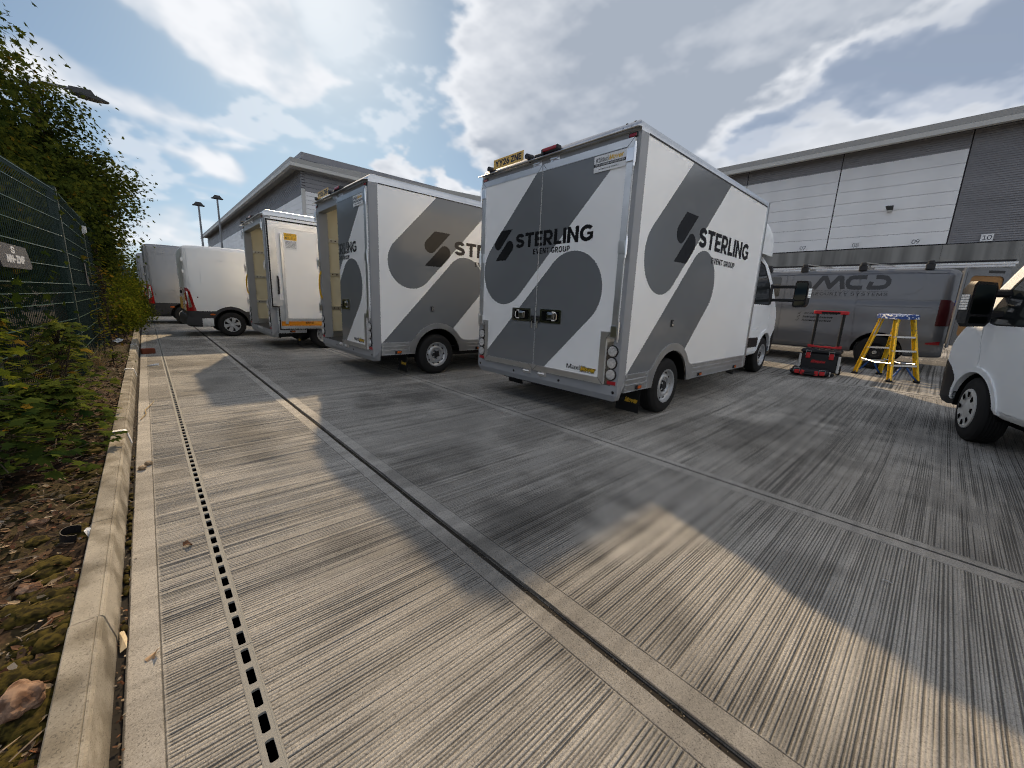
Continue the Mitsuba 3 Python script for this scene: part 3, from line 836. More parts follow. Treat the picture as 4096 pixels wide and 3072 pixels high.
def rear_door(t, right, art, M=None, inside=False):
    """A rear door drawn in u = -y; M swings it open; inside: the lining that shows when it is folded back."""
    M = np.eye(4) if M is None else M
    p = t.name('rear_door')
    o = door_outline(right)
    inner = o.buffer(-.068, join_style=2)
    edge_u = -DC + .004 if right else -DC - .004
    inner = unary_union([inner, rect(min(edge_u, edge_u + (.08 if right else -.08)) , DZ0 + .068, max(edge_u, edge_u + (.08 if right else -.08)), DZ1 - .068).intersection(o)])
    U, V = (0, -1, 0), (0, 0, 1)
    pr = lambda poly, dep, x: prism(poly, dep, (x, 0, 0), U, V)
    t.put(p + '__leaf', moved(pr(o.buffer(-.002, join_style=2), .030, .008), M), 'panel_white', smooth=False)
    frame = o.difference(inner)
    t.put(p + '__edge_trim', moved(pr(frame, .006, -.0215), M), 'alu', smooth=False)
    cuts = []
    c = list(o.exterior.coords)[:-1]
    ci = list(o.buffer(-.068, join_style=2).exterior.coords)[:-1]
    for a in c:
        b = min(ci, key=lambda q: (q[0] - a[0]) ** 2 + (q[1] - a[1]) ** 2)
        cuts.append(LineString([a, b]).buffer(.0022))
    t.put(p + '__mitre', moved(pr(unary_union(cuts).intersection(o), .0012, -.0272), M), 'plastic_black', smooth=False)
    if art:
        g = rear_S.intersection(inner.buffer(-.001))
        t.put(p + '__grey_graphic', moved(pr(g, .0016, -.0218), M), 'vinyl_grey', smooth=False)
        e = rear_emblem.intersection(inner)
        if e.area > 1e-4: t.put(p + '__emblem', moved(pr(e, .0014, -.0232), M), 'vinyl_black', smooth=False)
        w = rear_words.intersection(inner)
        t.put(p + '__lettering', moved(pr(w, .0014, -.0233), M), 'vinyl_black', smooth=False)
    if art and right:
        mm = fit(letters('Maxi', .01), -.665, -.475, .572, .628)
        mv = fit(letters('Mover', .03, 14), -.468, -.268, .572, .622)
        t.put(p + '__maker_name', moved(pr(mm, .0014, -.0233), M), 'vinyl_black', smooth=False)
        t.put(p + '__maker_name', moved(pr(mv, .0014, -.0233), M), 'gold', smooth=False)
        t.put(p + '__maker_name', moved(pr(unary_union([mv.buffer(.006), LineString([(-.47, .562), (-.29, .562)]).buffer(.003)]), .0010, -.0228), M), 'vinyl_black', smooth=False)
        t.put(p + '__badge', moved(pr(rect(-.482, 2.575, -.118, 2.725), .003, -.0300), M), 'sign_white', smooth=False, label='white maker plate with black and gold lettering')
        t.put(p + '__badge_ink', moved(pr(unary_union([fit(letters('#1Maxi', .01), -.462, -.315, 2.662, 2.706), rect(-.482, 2.626, -.118, 2.652), fit(letters("maximover.co.uk 01942 459"), -.42, -.19, 2.594, 2.608)]), .0012, -.0328), M), 'vinyl_black', smooth=False)
        t.put(p + '__badge_ink', moved(pr(fit(letters("THE UK'S NUMBER ONE LOW LOADER"), -.468, -.132, 2.632, 2.646), .0010, -.0338), M), 'sign_white', smooth=False)
        t.put(p + '__badge_ink', moved(pr(fit(letters('Mover', .03, 14), -.312, -.145, 2.664, 2.708), .0012, -.0328), M), 'gold', smooth=False)
    if right or art:
        s = 1 if right else -1
        u0 = -DC + s * .245
        pan = rr(u0 - .163, u0 + .163, 1.058, 1.214, .014)
        bowl = rr(u0 - .138, u0 + .138, 1.080, 1.192, .012)
        t.put(p + '__paddle_lock', moved(pr(pan.difference(bowl), .006, -.0275), M), 'chrome', smooth=False, label='chrome recessed paddle handle')
        t.put(p + '__paddle_lock', moved(pr(bowl, .002, -.0205 if not art else -.0226), M), 'black_void', smooth=False)
        pad = cat(bx(-.045, -.022, -u0 - .07, -u0 + .05, 1.096, 1.178, .008), bx(-.050, -.030, -u0 - .05, -u0 + .03, 1.112, 1.162, .006),
                  tube([(-.034, -(u0 + s * q), z) for q, z in ((.03, 1.184), (.075, 1.182), (.098, 1.165), (.098, 1.105), (.075, 1.089), (.03, 1.088))], .0085, 8))
        t.put(p + '__paddle', moved(pad, M), 'chrome', smooth=35)
        u1 = -DC + s * .046
        t.put(p + '__key_lock', moved(bx(-.034, -.021, -u1 - .028, -u1 + .028, 1.045, 1.132, .004), M), 'plastic_black', smooth=False)
        t.put(p + '__key_lock', moved(cat(cyl((-.034, -u1, 1.10), (-.042, -u1, 1.10), .014, 12), cyl((-.034, -u1, 1.07), (-.041, -u1, 1.07), .010, 12), tube([(-.040, -u1, 1.065), (-.043, -u1, .985)], .006, 6)), M), 'chrome', smooth=35)
    return p


def hinge(t, y, z, s):
    t.put('hinge', cat(bx(-.040, -.022, min(y, y + s * .075), max(y, y + s * .075), z - .058, z + .058, .003), cyl((-.034, y - s * .012, z - .075), (-.034, y - s * .012, z + .075), .0135, 12), cyl((-.034, y - s * .012, z - .105), (-.034, y - s * .012, z - .075), .009, 8), cyl((-.034, y - s * .012, z + .075), (-.034, y - s * .012, z + .10), .009, 8)), 'alu_bright', smooth=35)


def box_truck(x0, y0, label, doors, art=True, plate=None, front_rise=.13, lean=0):
    t = Thing('box_truck', label, 'box truck', place(x0, y0, 0), 'white and grey box trucks backed up to the kerb')
    # shell
    wall = rect(.13, .585, BL - .05, 2.868).difference(arch_out)
    for y in (0, BW - .03):
        t.put('side_panel', yprism(wall, y, y + .03), 'panel_white', smooth=False)
    t.put('front_panel', bx(BL - .05, BL, .0, BW, .42, 2.90), 'panel_white', smooth=False)
    t.put('roof_panel', grid(np.array([.14, BL - .02]), np.array([.14, BW - .14]), np.full((2, 2), 2.975)), 'roof_grp', smooth=False)
    if art:
        for poly, m, y, d, n in ((side_S.intersection(rect(.13, .585, BL - .05, 2.868)).difference(arch_out), 'vinyl_grey', 0, .002, 'grey_graphic'), (side_emblem, 'vinyl_black', -.0018, .0016, 'emblem'), (side_words, 'vinyl_black', -.0019, .0016, 'lettering')):
            t.put('side_panel__' + n, prism(poly, d, (0, y, 0), (1, 0, 0), (0, 0, 1)), m, smooth=False)
    # aluminium cove round the roof edge
    q = [(r * 1.0, z) for r, z in [(.125 - .125 * math.cos(a), 2.868 + .125 * math.sin(a)) for a in np.linspace(0, math.pi / 2, 9)]]
    filled = Polygon([(.0, 2.858)] + q + [(.16, 2.993), (.16, 2.868), (.03, 2.858)])
    filledL = affinity.scale(filled, -1, 1, origin=(BW / 2, 0))
    for f in (filled, filledL):
        t.put('roof_cove', xprism(f.buffer(-.0015), .17, BL), 'alu', smooth=20)
    t.put('roof_cove', yprism(filled.buffer(-.0015), .17, BW - .17), 'alu', smooth=20)
    back = yprism(filled, -.2, BW + .2)
    for f, a, b in ((filled, -.2, .17), (filledL, BW - .17, BW + .2)):
        t.put('corner_cap', (xprism(f.union(rect(.1, 2.868, .3, 2.993)) if a < 0 else f, -.1, .17) ^ yprism(filled.union(rect(.1, 2.868, .3, 2.993)), max(a, -.1), b)), 'alu', smooth=20)
    for y in (.115, .205, BW - .205, BW - .115):
        for a in (.35, 1.05):
            c, d = np.array([.125 - .125 * math.cos(a), y, 2.868 + .125 * math.sin(a)]), np.array([-math.cos(a), 0, math.sin(a)])
            t.put('cove_rivet', cyl(c - .01 * d, c + .004 * d, .011, 10), 'plastic_grey', smooth=30)
    t.put('rear_lip', prism(Polygon([(.0, 2.893), (.0, 2.886), (-.062, 2.874), (-.070, 2.866), (-.074, 2.872), (-.066, 2.881)]), BW + .01, (0, -.005, 0), (1, 0, 0), (0, 0, 1), (0, 1, 0)), 'alu', smooth=False)
    t.put('cove_moulding', cat(bx(.14, BL, -.006, .0, 2.852, 2.866), bx(.14, BL, BW, BW + .006, 2.852, 2.866)), 'plastic_grey', smooth=False)
    # rear frame
    t.put('rear_frame', cat(bx(0, .13, -.004, .085, .47, 2.858), bx(0, .13, BW - .085, BW + .004, .47, 2.858), bx(0, .13, .085, BW - .085, 2.73, 2.866)), 'frame_grey', smooth=False)
    beam = m3.Manifold.hull_points([(x, y, z) for x, z, c in ((0, .468, 0), (0, .365, 0), (.028, .298, .055), (.13, .298, .055), (.13, .468, 0)) for y in (-.004 + c, BW + .004 - c)])
    t.put('rear_beam', beam, 'frame_grey', smooth=False)
    t.put('drain_hole', cat(*[moved(cyl((0, 0, 0), (-.003, 0, 0), .016, 14), place(.0005, y, .40)) for y in (.045, .79, 1.57, 2.285)]), 'black_void', smooth=False)
    t.put('tread_floor', bx(.0, BL - .05, .085, BW - .085, .465, .472), 'floor_dark', smooth=False)
    for s, yb in ((1, 0.0), (-1, BW)):
        for z in (.828, .706, .585):
            p = t.name('tail_lamp')
            rim, lens = lamp(yb + s * .083, z)
            t.put(p + '__bezel', rim, 'plastic_black', smooth=35)
            t.put(p + '__lens', lens, 'clear_lens', smooth=35)
        t.put('reflector', bx(-.006, .002, min(yb + s * .022, yb + s * .125), max(yb + s * .022, yb + s * .125), .478, .516, .002), 'red_reflector', smooth=False)
        p = t.name('marker_lamp')
        t.put(p + '__bezel', bx(-.012, .002, min(yb + s * .03, yb + s * .125), max(yb + s * .03, yb + s * .125), 2.808, 2.852, .006), 'plastic_black', smooth=False)
        t.put(p + '__lens', bx(-.018, -.004, min(yb + s * .043, yb + s * .115), max(yb + s * .043, yb + s * .115), 2.816, 2.844, .004), 'red_lens', smooth=False)
        for z in (2.66, 1.845, 1.03):
            hinge(t, yb + s * .040, z, s)
    # plate, lamps and brackets above the doors
    if plate:
        p = t.name('number_plate')
        t.put(p + '__plate', bx(-.040, -.034, 1.515, 2.06, 2.915, 3.026, .002), 'plate_yellow', smooth=False, label='yellow plate reading ' + plate)
        t.put(p + '__characters', prism(fit(letters(plate, .03), -2.025, -1.55, 2.935, 3.008), .0015, (-.0395, 0, 0), (0, -1, 0), (0, 0, 1)), 'sign_ink', smooth=False)
    for y in (1.44, 2.135):
        t.put('plate_lamp', cat(cyl((.03, y, 2.935), (-.062, y, 2.935), .036, 14, .030), bx(-.02, .03, y - .03, y + .03, 2.885, 2.93, .004)), 'plastic_black', smooth=30)
    p = t.name('brake_lamp')
    t.put(p + '__housing', cat(bx(-.045, .03, .98, 1.235, 2.915, 2.968, .012), bx(-.05, .02, 1.19, 1.33, 2.893, 2.925, .008), cyl((-.045, 1.19, 2.91), (-.06, 1.19, 2.91), .015, 10)), 'plastic_black', smooth=30)
    t.put(p + '__lens', bx(-.052, -.03, 1.0, 1.20, 2.926, 2.960, .006), 'red_lens', smooth=False)
    for y, z in ((1.315, 2.838), (1.045, 2.838), (1.325, .437), (1.06, .437)):
        t.put('lock_keeper', cat(bx(-.022, 0, y - .06, y - .035, z - .022, z + .022, .003), bx(-.022, 0, y + .012, y + .036, z - .022, z + .022, .003), cyl((-.016, y - .06, z), (-.016, y + .05, z), .013, 10), bx(-.006, .001, y - .07, y + .06, z - .028, z + .028, .002)), 'alu_bright', smooth=30)
    # skirts, arch trim, markers
    def skirt(a, b, s):
        y = -.006 if s > 0 else BW + .006
        pr = Polygon([(.03, .386), (0, .386), (0, .392), (.004, .395), (.004, .455), (-.002, .458), (-.002, .466), (.004, .469), (.004, .512), (-.003, .515), (-.003, .524), (.003, .527), (.003, .580), (.012, .588), (.03, .588)])
        if s < 0: pr = affinity.scale(pr, -1, 1, origin=(0, 0))
        return moved(xprism(pr, a, b), place(0, y, 0))
    for s in (1, -1):
        yb = 0 if s > 0 else BW
        for a, b in ((.135, .60), (1.74, BL - .02)):
            t.put('side_skirt', skirt(a, b, s), 'alu', smooth=False)
            t.put('skirt_rivet', cat(*[cyl((x, yb, z), (x, yb - s * .010, z), .009 if z > .5 else .006, 8) for x in (a + .03, b - .03) for z in (.555, .478, .418)], *[cyl((x, yb, z), (x, yb - s * .010, z), .007, 8) for x in np.arange(a + .5, b - .2, .55) for z in (.555,)]), 'steel_silver', smooth=30)
        t.put('arch_trim', yprism(arch_trim, -.010, .004) if s > 0 else yprism(arch_trim, BW - .004, BW + .010), 'alu', smooth=20)
        for x in (.41, 2.0, 3.31):
            p = t.name('side_marker')
            t.put(p + '__bezel', bx(x - .055, x + .055, yb - .016 if s > 0 else yb, yb if s > 0 else yb + .016, .402, .446, .004), 'plastic_black', smooth=False)
            t.put(p + '__lens', bx(x - .022, x + .046, yb - .021 if s > 0 else yb + .008, yb - .008 if s > 0 else yb + .021, .408, .440, .003), 'amber_lens', smooth=False)
        tubp = arch_hole.buffer(-.001).difference(arch_hole.buffer(-.02)).intersection(rect(0, .38, 3, 3))
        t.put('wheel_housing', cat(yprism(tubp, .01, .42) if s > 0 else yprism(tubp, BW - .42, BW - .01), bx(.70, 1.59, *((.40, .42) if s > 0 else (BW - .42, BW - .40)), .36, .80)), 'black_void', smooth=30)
        wheel(t, 'steel', 1.145, .035 if s > 0 else BW - .035, .345, R=.345, side=-s)
        y = .06 if s > 0 else BW - .33
        t.put('mud_flap', bx(.585, .595, y, y + .30, .075, .40), 'rubber', smooth=False)
        if s > 0:
            t.put('mud_flap__maker_name', prism(fit(letters('Mover', .03, 14), -.245, -.075, .185, .245), .0015, (.585, 0, 0), (0, -1, 0), (0, 0, 1)), 'gold', smooth=False)
            t.put('mud_flap__maker_name', prism(fit(letters('Maxi', .01), -.345, -.255, .195, .235), .0015, (.585, 0, 0), (0, -1, 0), (0, 0, 1)), 'plastic_grey', smooth=False)
    t.put('side_lock', cat(bx(1.0, 1.055, -.014, .0, 1.075, 1.155, .004)), 'plastic_black', smooth=False)
    t.put('side_lock', cat(cyl((1.027, -.014, 1.13), (1.027, -.02, 1.13), .011, 10), bx(1.015, 1.04, -.02, -.013, 1.085, 1.11, .003)), 'chrome', smooth=30)
    t.put('chassis', cat(bx(.13, BL + .2, .42, BW - .42, .26, .42), bx(.13, .62, .06, BW - .06, .36, .42), bx(1.75, BL, .1, BW - .1, .40, .44), cyl((1.145, .2, .33), (1.145, BW - .2, .33), .06, 10), tube([(3.3, .12, .40), (3.36, .10, .33), (3.38, .02, .31)], .03, 8)), 'plastic_black', smooth=False)
    t.put('corner_post', cat(bx(BL - .06, BL + .012, -.012, .02, .40, 2.93, .004), bx(BL - .06, BL + .012, BW - .02, BW + .012, .40, 2.93, .004)), 'alu', smooth=False)
    # cab
    xa, zr = 5.22, front_rise
    raw, M = ducato(t, xa, BW / 2, zr, back=1.46, mirror='long')
    for s in (-1, 1):
        wheel(t, 'steel', xa, BW / 2 + s * 1.0, zr + .345, R=.345, side=s)
    prof = [(.0, 1.11, 2.22, 2.96), (.40, 1.11, 2.22, 2.95), (.66, 1.105, 2.22, 2.90), (.84, 1.09, 2.23, 2.80), (.97, 1.05, 2.24, 2.62), (1.06, .95, 2.28, 2.45)]
    v, f, n = [], [], 25
    for x, w, za, zb_ in prof:
        for k in range(n):
            a = math.pi * k / (n - 1)
            sc = math.copysign(abs(math.cos(a)) ** .45, math.cos(a))
            v.append((BL + .002 + x, BW / 2 - w * sc, za + (zb_ - za) * abs(math.sin(a)) ** .5))
    for i in range(len(prof) - 1):
        for k in range(n - 1):
            p_, q_ = i * n + k, (i + 1) * n + k
            f += [(p_, p_ + 1, q_ + 1), (p_, q_ + 1, q_)]
    L_ = (len(prof) - 1) * n
    f += [(L_, L_ + k, L_ + k + 1) for k in range(1, n - 1)]
    dm = trimesh.Trimesh(np.array(v), np.array(f), process=False)
    dm = dm.subdivide_loop(1)
    t.put('wind_deflector', dm, 'paint_white', smooth=40)
    t.put('wind_deflector__crease', tube([(BL + .02, .072, 2.40), (BL + .30, .075, 2.42), (BL + .5, .095, 2.47)], .014, 6), 'paint_white', smooth=40)
    # doors and interior
    for r in (True, False):
        state = doors[0 if r else 1]
        if state == 'shut':
            rear_door(t, r, art)
        elif state == 'back':       # folded round against the body side, lining outwards
            yh = .045 if r else BW - .045
            if r: M = place(0, 0, 0) @ np.array([[0, 1, 0, -.045 + .02], [-1, 0, 0, -.062], [0, 0, 1, 0], [0, 0, 0, 1.0]])
            else: M = np.array([[0, -1, 0, BW - .045 + .02], [1, 0, 0, BW + .062], [0, 0, 1, 0], [0, 0, 0, 1.0]])
            if not r: M[:3, :3] = [[0, -1, 0], [1, 0, 0], [0, 0, 1]]
            rear_door(t, r, art and not r, M)
    if doors != ('shut', 'shut'):
        t.put('lining', yprism(rect(.13, .472, BL - .05, 2.93).difference(arch_out), BW - .05, BW - .034), 'lining_cream', smooth=False)
        t.put('lining', yprism(rect(.13, .472, BL - .05, 2.93).difference(arch_out), .034, .05), 'lining_cream', smooth=False)
        t.put('lining', bx(BL - .07, BL - .052, .05, BW - .05, .472, 2.93), 'lining_cream', smooth=False)
        t.put('door_jamb', cat(bx(-.002, .15, BW - .13, BW - .085, .472, 2.73), bx(-.002, .15, .085, .13, .472, 2.73)), 'frame_grey', smooth=False)
        for z in (1.03, 1.66, 2.27):
            rail = rect(.16, z - .032, BL - .1, z + .032).difference(unary_union([Point(x, z).buffer(.014, quad_segs=3) for x in np.arange(.22, 2.0, .075)]))
            t.put('lash_rail', prism(rail, .012, (0, BW - .052, 0), (1, 0, 0), (0, 0, 1), (0, -1, 0)), 'alu', smooth=False)
            t.put('lash_rail_shadow_gap', bx(.16, BL - .1, BW - .0545, BW - .049, z - .030, z + .030), 'plastic_black', smooth=False)  # shade in the rail holes, put in as a black strip
        hp = [(-.008 - .034 * math.sin(math.pi * q) ** .5, BW - .10, 1.22 + .46 * q) for q in np.linspace(0, 1, 11)]
        t.put('grab_handle', cat(tube(hp, .014, 8), bx(-.02, 0, BW - .12, BW - .08, 1.20, 1.25, .006), bx(-.02, 0, BW - .12, BW - .08, 1.65, 1.70, .006)), 'handle_yellow', smooth=40)
    if doors[0] == 'back':
        # inner face of the folded right door, on the body's side
        o = Polygon([(.045, DZ1 - .02), (.045, .965), (.165, .965), (.165, DZ0), (1.196, DZ0), (1.196, DZ1 - .02)])
        y = -.0705
        ip = lambda poly, d, yy: prism(poly, d, (-.02, yy, 0), (1, 0, 0), (0, 0, 1))
        t.put('rear_door__lining', ip(o.buffer(-.01, join_style=2), .004, y), 'panel_white', smooth=False)
        t.put('rear_door__seal', ip(o.difference(o.buffer(-.022, join_style=2)), .03, y + .004), 'rubber', smooth=False)
        t.put('rear_door__inner_frame', ip(o.buffer(-.03, join_style=2).difference(unary_union([o.buffer(-.16, join_style=2).intersection(rect(0, .80, 2, 3)), rect(.30, .72, 1.3, .95)])), .006, y - .004), 'alu', smooth=False)
        t.put('rear_door__lock_rod', bx(.26, .32, y - .045, y - .008, .60, 2.52, .004), 'alu', smooth=False)
        t.put('rear_door__pull_handle', tube([(.17, y - .01, 1.62), (.17, y - .055, 1.60), (.17, y - .06, 1.55), (.17, y - .06, 1.32), (.17, y - .055, 1.27), (.17, y - .01, 1.25)], .016, 8), 'rubber', smooth=40)
        t.put('rear_door__caution_sticker', ip(rect(.37, 2.20, .62, 2.54), .0015, y - .004), 'sign_white', smooth=False)
        t.put('rear_door__caution_sticker', ip(rect(.37, 2.40, .62, 2.54), .0015, y - .0055), 'handle_yellow', smooth=False)
        t.put('rear_door__caution_sticker', ip(unary_union([fit(letters('CAUTION'), .385, .605, 2.49, 2.525), fit(letters('M L C Z', .02), .39, .60, 2.415, 2.465)] + [rect(.39, z, .60, z + .008) for z in (2.37, 2.345, 2.32, 2.295, 2.27, 2.245)]), .001, y - .0071), 'sign_ink', smooth=False)
        t.put('rear_door__orange_strip', ip(rect(.20, .555, 1.19, .655), .002, y - .010), 'orange_tape', smooth=False)
        t.put('rear_door__orange_strip', ip(fit(letters('Maxi', .02), .70, .87, .600, .648), .001, y - .0121), 'vinyl_black', smooth=False)
        t.put('rear_door__orange_strip', ip(fit(letters('Mover', .02, 14), .875, 1.08, .598, .646), .001, y - .0121), 'plate_yellow', smooth=False)
    return t


box_truck(3.492, 2.184, 'box truck nearest the camera with both rear doors shut and full grey S graphic', ('shut', 'shut'), plate='YY26 ZNE')
box_truck(2.483, 5.83, 'middle box truck with its left rear door open and right rear door shut', ('shut', 'back'), plate='YY26 ZNF')
box_truck(2.0, 10.05, 'furthest box truck, rear doors folded right back showing its empty cream interior', ('back', 'back'), art=False)


# ---------------------------------------------------------------- parked vans
def split(t, part, mesh, mat, **kw):
    """Separate pieces of one kind, each a part of its own."""
    for m in tm(mesh).split(only_watertight=False):
        if m.area > 1e-5: t.put(part, m, mat, **kw)


def big_van(label, x0, y0, paint, H, kind):
    """A high-roof panel van seen from behind its right-hand side."""
    t = Thing('panel_van', label, 'van', place(x0, y0, 0))
    B = loft([(0, .30, H - .11, .895, .06), (.02, .29, H - .065, .935, .08), (.06, .28, H - .025, .965, .10), (.16, .27, H, .985, .11), (.8, .27, H + .02, 1.0, .12), (4.0, .27, H + .02, 1.0, .14), (4.5, .27, H - .12, 1.0, .18), (5.0, .27, 1.55, .98, .12), (5.45, .27, 1.15, .86, .14), (5.7, .30, .8, .62, .14)], zk=1.15, tum=.07)
    wx = .97
    arch = unary_union([Point(wx, .33).buffer(.42, quad_segs=16), rect(wx - .42, -1, wx + .42, .33)])
    cut = yprism(arch, -2, -.6) + yprism(arch, .6, 2)
    zc = .70 if kind == 'white' else .75
    clad = rect(-1, 0, 5.9, zc) if kind != 'white' else unary_union([rect(-1, 0, .30, zc), rect(.29, .50, 4.3, zc), Point(wx, .33).buffer(.50, quad_segs=16)])
    raw = B
    inner = raw.scale((1, .987, 1))
    L = []
    if kind == 'white':
        L += [shut([(.33, H + .1), (.34, 2.05), (5, 2.07)], .016), shut([(.345, 1.42), (5, 1.44)], .016), shut([(.27, 1.05), (5, 1.06)], .014), shut([(.37, 1.93), (.36, 1.42)], .012)]
        dish = rr(.30, .355, 1.36, 1.76, .026)
    else:
        L += [shut([(.30, H + .1), (.30, 1.50), (.17, 1.36)], .016), shut([(.20, 2.44), (5, 2.48)], .03), shut([(.35, 2.40), (5, 2.44)], .012), shut(list(rr(.36, 1.9, 1.62, 2.19, .09).exterior.coords), .018), shut([(.30, 1.17), (5, 1.18)], .03)]
        dish = rr(.36, 1.9, 1.62, 2.19, .09)
    inner2 = raw.scale((1, .993, 1))
    body = raw - cut - (sides(dish) - inner2) - (sides(unary_union(L)) - inner) - (sides(shut([(.115, H + .1), (.10, .2)], .008)) - raw.scale((1, .97, 1)))
    band = sides(clad)
    t.put('body', body - band, paint, smooth=28)
    t.put('lower_cladding', (raw.scale((1, 1.006, 1)) ^ band) - cut, 'plastic_grey', smooth=28)
    bump = m3.Manifold.hull_points([(x, s * w, z) for s in (-1, 1) for x, w, z in ((-.09, .80, .34), (-.09, .80, .50), (-.03, .95, .34), (.0, .97, .52), (.30, 1.0, .30), (.30, 1.0, .52), (-.04, .8, .60), (.05, .93, .62))])
    t.put('rear_bumper', bump, 'plastic_grey', smooth=28)
    if kind == 'white':
        lp = Polygon([(-.02, 1.31), (.06, 1.30), (.11, 1.20), (.155, .95), (.205, .70), (-.02, .70)])
        clear = Polygon([(.025, 1.22), (.055, 1.20), (.085, 1.02), (.12, .80), (.05, .79)])
    else:
        lp = Polygon([(-.02, 1.38), (.10, 1.36), (.13, 1.30), (.165, .72), (-.02, .72)])
        clear = Polygon([(.055, 1.30), (.095, 1.30), (.115, .95), (.02, .88), (.03, 1.1)])
    for s, half in ((-1, yprism(rect(-1, -1, 9, 9), -3, 0)), (1, yprism(rect(-1, -1, 9, 9), 0, 3))):
        p = t.name('tail_lamp')
        t.put(p + '__red_lens', sides(lp) ^ raw.scale((1, 1.012, 1)) ^ half, 'red_lens', smooth=28)
        t.put(p + '__clear_lens', (sides(clear) ^ (raw.scale((1, 1.018, 1)) - raw.scale((1, .98, 1)))) ^ half, 'clear_lens', smooth=28)
        sm = rr(.49, .60, .595, .63, .015) if kind == 'white' else rr(.55, .68, .60, .635, .015)
        t.put('side_marker', (sides(sm) ^ raw.scale((1, 1.014, 1))) ^ half, 'amber_lens', smooth=28)
        for z in (2.02, 1.72, .92):
            t.put('door_hinge', bx(-.012, .03, s * .90 - .03, s * .90 + .03, z - .045, z + .045, .008), paint, smooth=30)
        liner = arch.buffer(-.002).difference(arch.buffer(-.02)).intersection(rect(0, .33, 9, 9))
        t.put('arch_liner', cat(yprism(liner, .5, .96)) if s > 0 else cat(yprism(liner, -.96, -.5)), 'black_void', smooth=28)
        wheel(t, 'alloy', wx, s * .985, .33, R=.34, side=s)
        wheel(t, 'alloy', 4.75, s * .985, .33, R=.34, side=s)
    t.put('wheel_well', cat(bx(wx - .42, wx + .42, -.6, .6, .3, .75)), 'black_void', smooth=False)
    wsh = (m3.Manifold.cube((1.1, 1.6, 2)).translate((4.1, -.8, 1.2)) - yprism(rect(0, 0, 9, 1.45), -3, 3)) ^ raw.translate((.003, 0, .004))
    t.put('windscreen', wsh, 'glass_dark', smooth=28)
    if kind == 'white':
        t.put('bumper_panel', sides(rect(.36, .285, .55, .51)) ^ raw.scale((1, 1.013, 1)), paint, smooth=28, label='pale replacement panel low beside the wheel')
        t.put('fuel_cap', cyl((.255, -.97, 1.07), (.255, -1.003, 1.07), .018, 12), 'dark_lens', smooth=30)
        t.put('hazard_stripe', bx(-.03, -.002, .2, .80, .72, 1.05), 'plate_yellow', smooth=False)
        t.put('hazard_stripe', bx(-.012, .012, -.86, -.80, .70, 1.16), 'plate_yellow', smooth=False)
    t.put('rear_door_handle', cat(bx(-.05, -.01, -.12, -.02, 1.15, 1.25, .01)), 'plastic_black', smooth=30)
    return t


big_van('white panel van with alloy wheel, parked beside the furthest box truck', .79, 14.70, 'paint_white', 2.40, 'white')
big_van('silver high-roof van with red tail lamp, half hidden by the white panel van', .08, 19.90, 'paint_silver', 2.74, 'silver')
big_van('silver van furthest along the kerb, almost hidden behind another silver van', -.12, 25.3, 'paint_silver', 2.74, 'silver')

# white van at the right-hand edge, nose away from the camera
t = Thing('panel_van', 'white van with black mirror and dark front wheel, cut off by the right edge', 'van', place(6.70, -1.18, .022, rz=21.5) @ np.diag([.95, .95, .95, 1.0]))
ducato(t, 0, 0, 0, back=4.5, mirror='short', sill=False)
for s in (-1, 1):
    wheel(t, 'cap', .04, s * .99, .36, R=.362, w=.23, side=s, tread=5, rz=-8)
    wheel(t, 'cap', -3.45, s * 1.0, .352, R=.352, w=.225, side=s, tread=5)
t.put('underbody', bx(-4.2, .5, -.7, .7, .24, .42), 'plastic_black', smooth=False)

# grey van with roof bars and lettering
VM = place(11.86, 0.0, .24, rz=90)
t = Thing('signwritten_van', 'dark grey van lettered MCD Security Systems with roof bars and open rear door', 'van', VM)
B = loft([(0, .34, 1.90, .84, .10), (.05, .33, 1.95, .90, .13), (.18, .32, 1.985, .945, .14), (.6, .31, 2.0, .955, .15), (3.0, .31, 2.0, .955, .15), (3.6, .31, 1.90, .95, .15), (4.2, .31, 1.36, .94, .12), (4.75, .31, 1.08, .86, .14), (4.95, .33, .8, .66, .14)], zk=1.12, tum=.11, shape=lambda z: 1 - .022 * mikit_step(1.25, 1.39, z) + .010 * mikit_step(.55, .62, z) * mikit_step(.9, .75, z))
raw = B
wx = .93
inner, inner2 = raw.scale((1, .985, 1)), raw.scale((1, .991, 1))
cut = m3.Manifold()
for ax in (wx, 4.0):
    a = unary_union([Point(ax, .34).buffer(.405, quad_segs=16), rect(ax - .405, -1, ax + .405, .34)])
    cut = cut + yprism(a, -2, -.6) + yprism(a, .6, 2)
press = Polygon([(.46, 1.90), (.44, 1.60), (.56, 1.50), (.95, 1.43), (2.56, 1.41), (2.56, 1.90)]).buffer(-.06).buffer(.06)
press_f = rr(2.62, 2.66, 1.43, 1.90, .01)
lines = [shut([(1.40, 2.05), (1.385, 1.3), (1.33, .60), (1.33, .3)], .024), shut([(2.68, 2.05), (2.69, .9), (2.68, .3)], .024), shut([(.16, 1.385), (1.39, 1.385)], .018), shut([(.16, 1.20), (.25, 1.20), (.29, 1.24), (1.39, 1.24)], .04), shut([(.16, 1.885), (2.9, 1.90)], .016), shut([(.17, 2.05), (.17, 1.32)], .024), shut([(2.68, .37), (1.33, .37)])]
press_line = press.exterior.buffer(.018)
win = Polygon([(2.80, 1.42), (2.80, 1.86), (3.45, 1.85), (3.95, 1.42)]).buffer(-.04).buffer(.04)
cargo = m3.Manifold.cube((1.9, 1.5, 1.32)).translate((-.2, -.75, .52))
body = raw - cut - (sides(press_line) - inner2) - (sides(unary_union(lines)) - inner) - (sides(win.buffer(.012)) - inner) - cargo
low = sides(rect(-1, 0, 6, .46))
t.put('body', body - low, 'paint_grey', smooth=28)
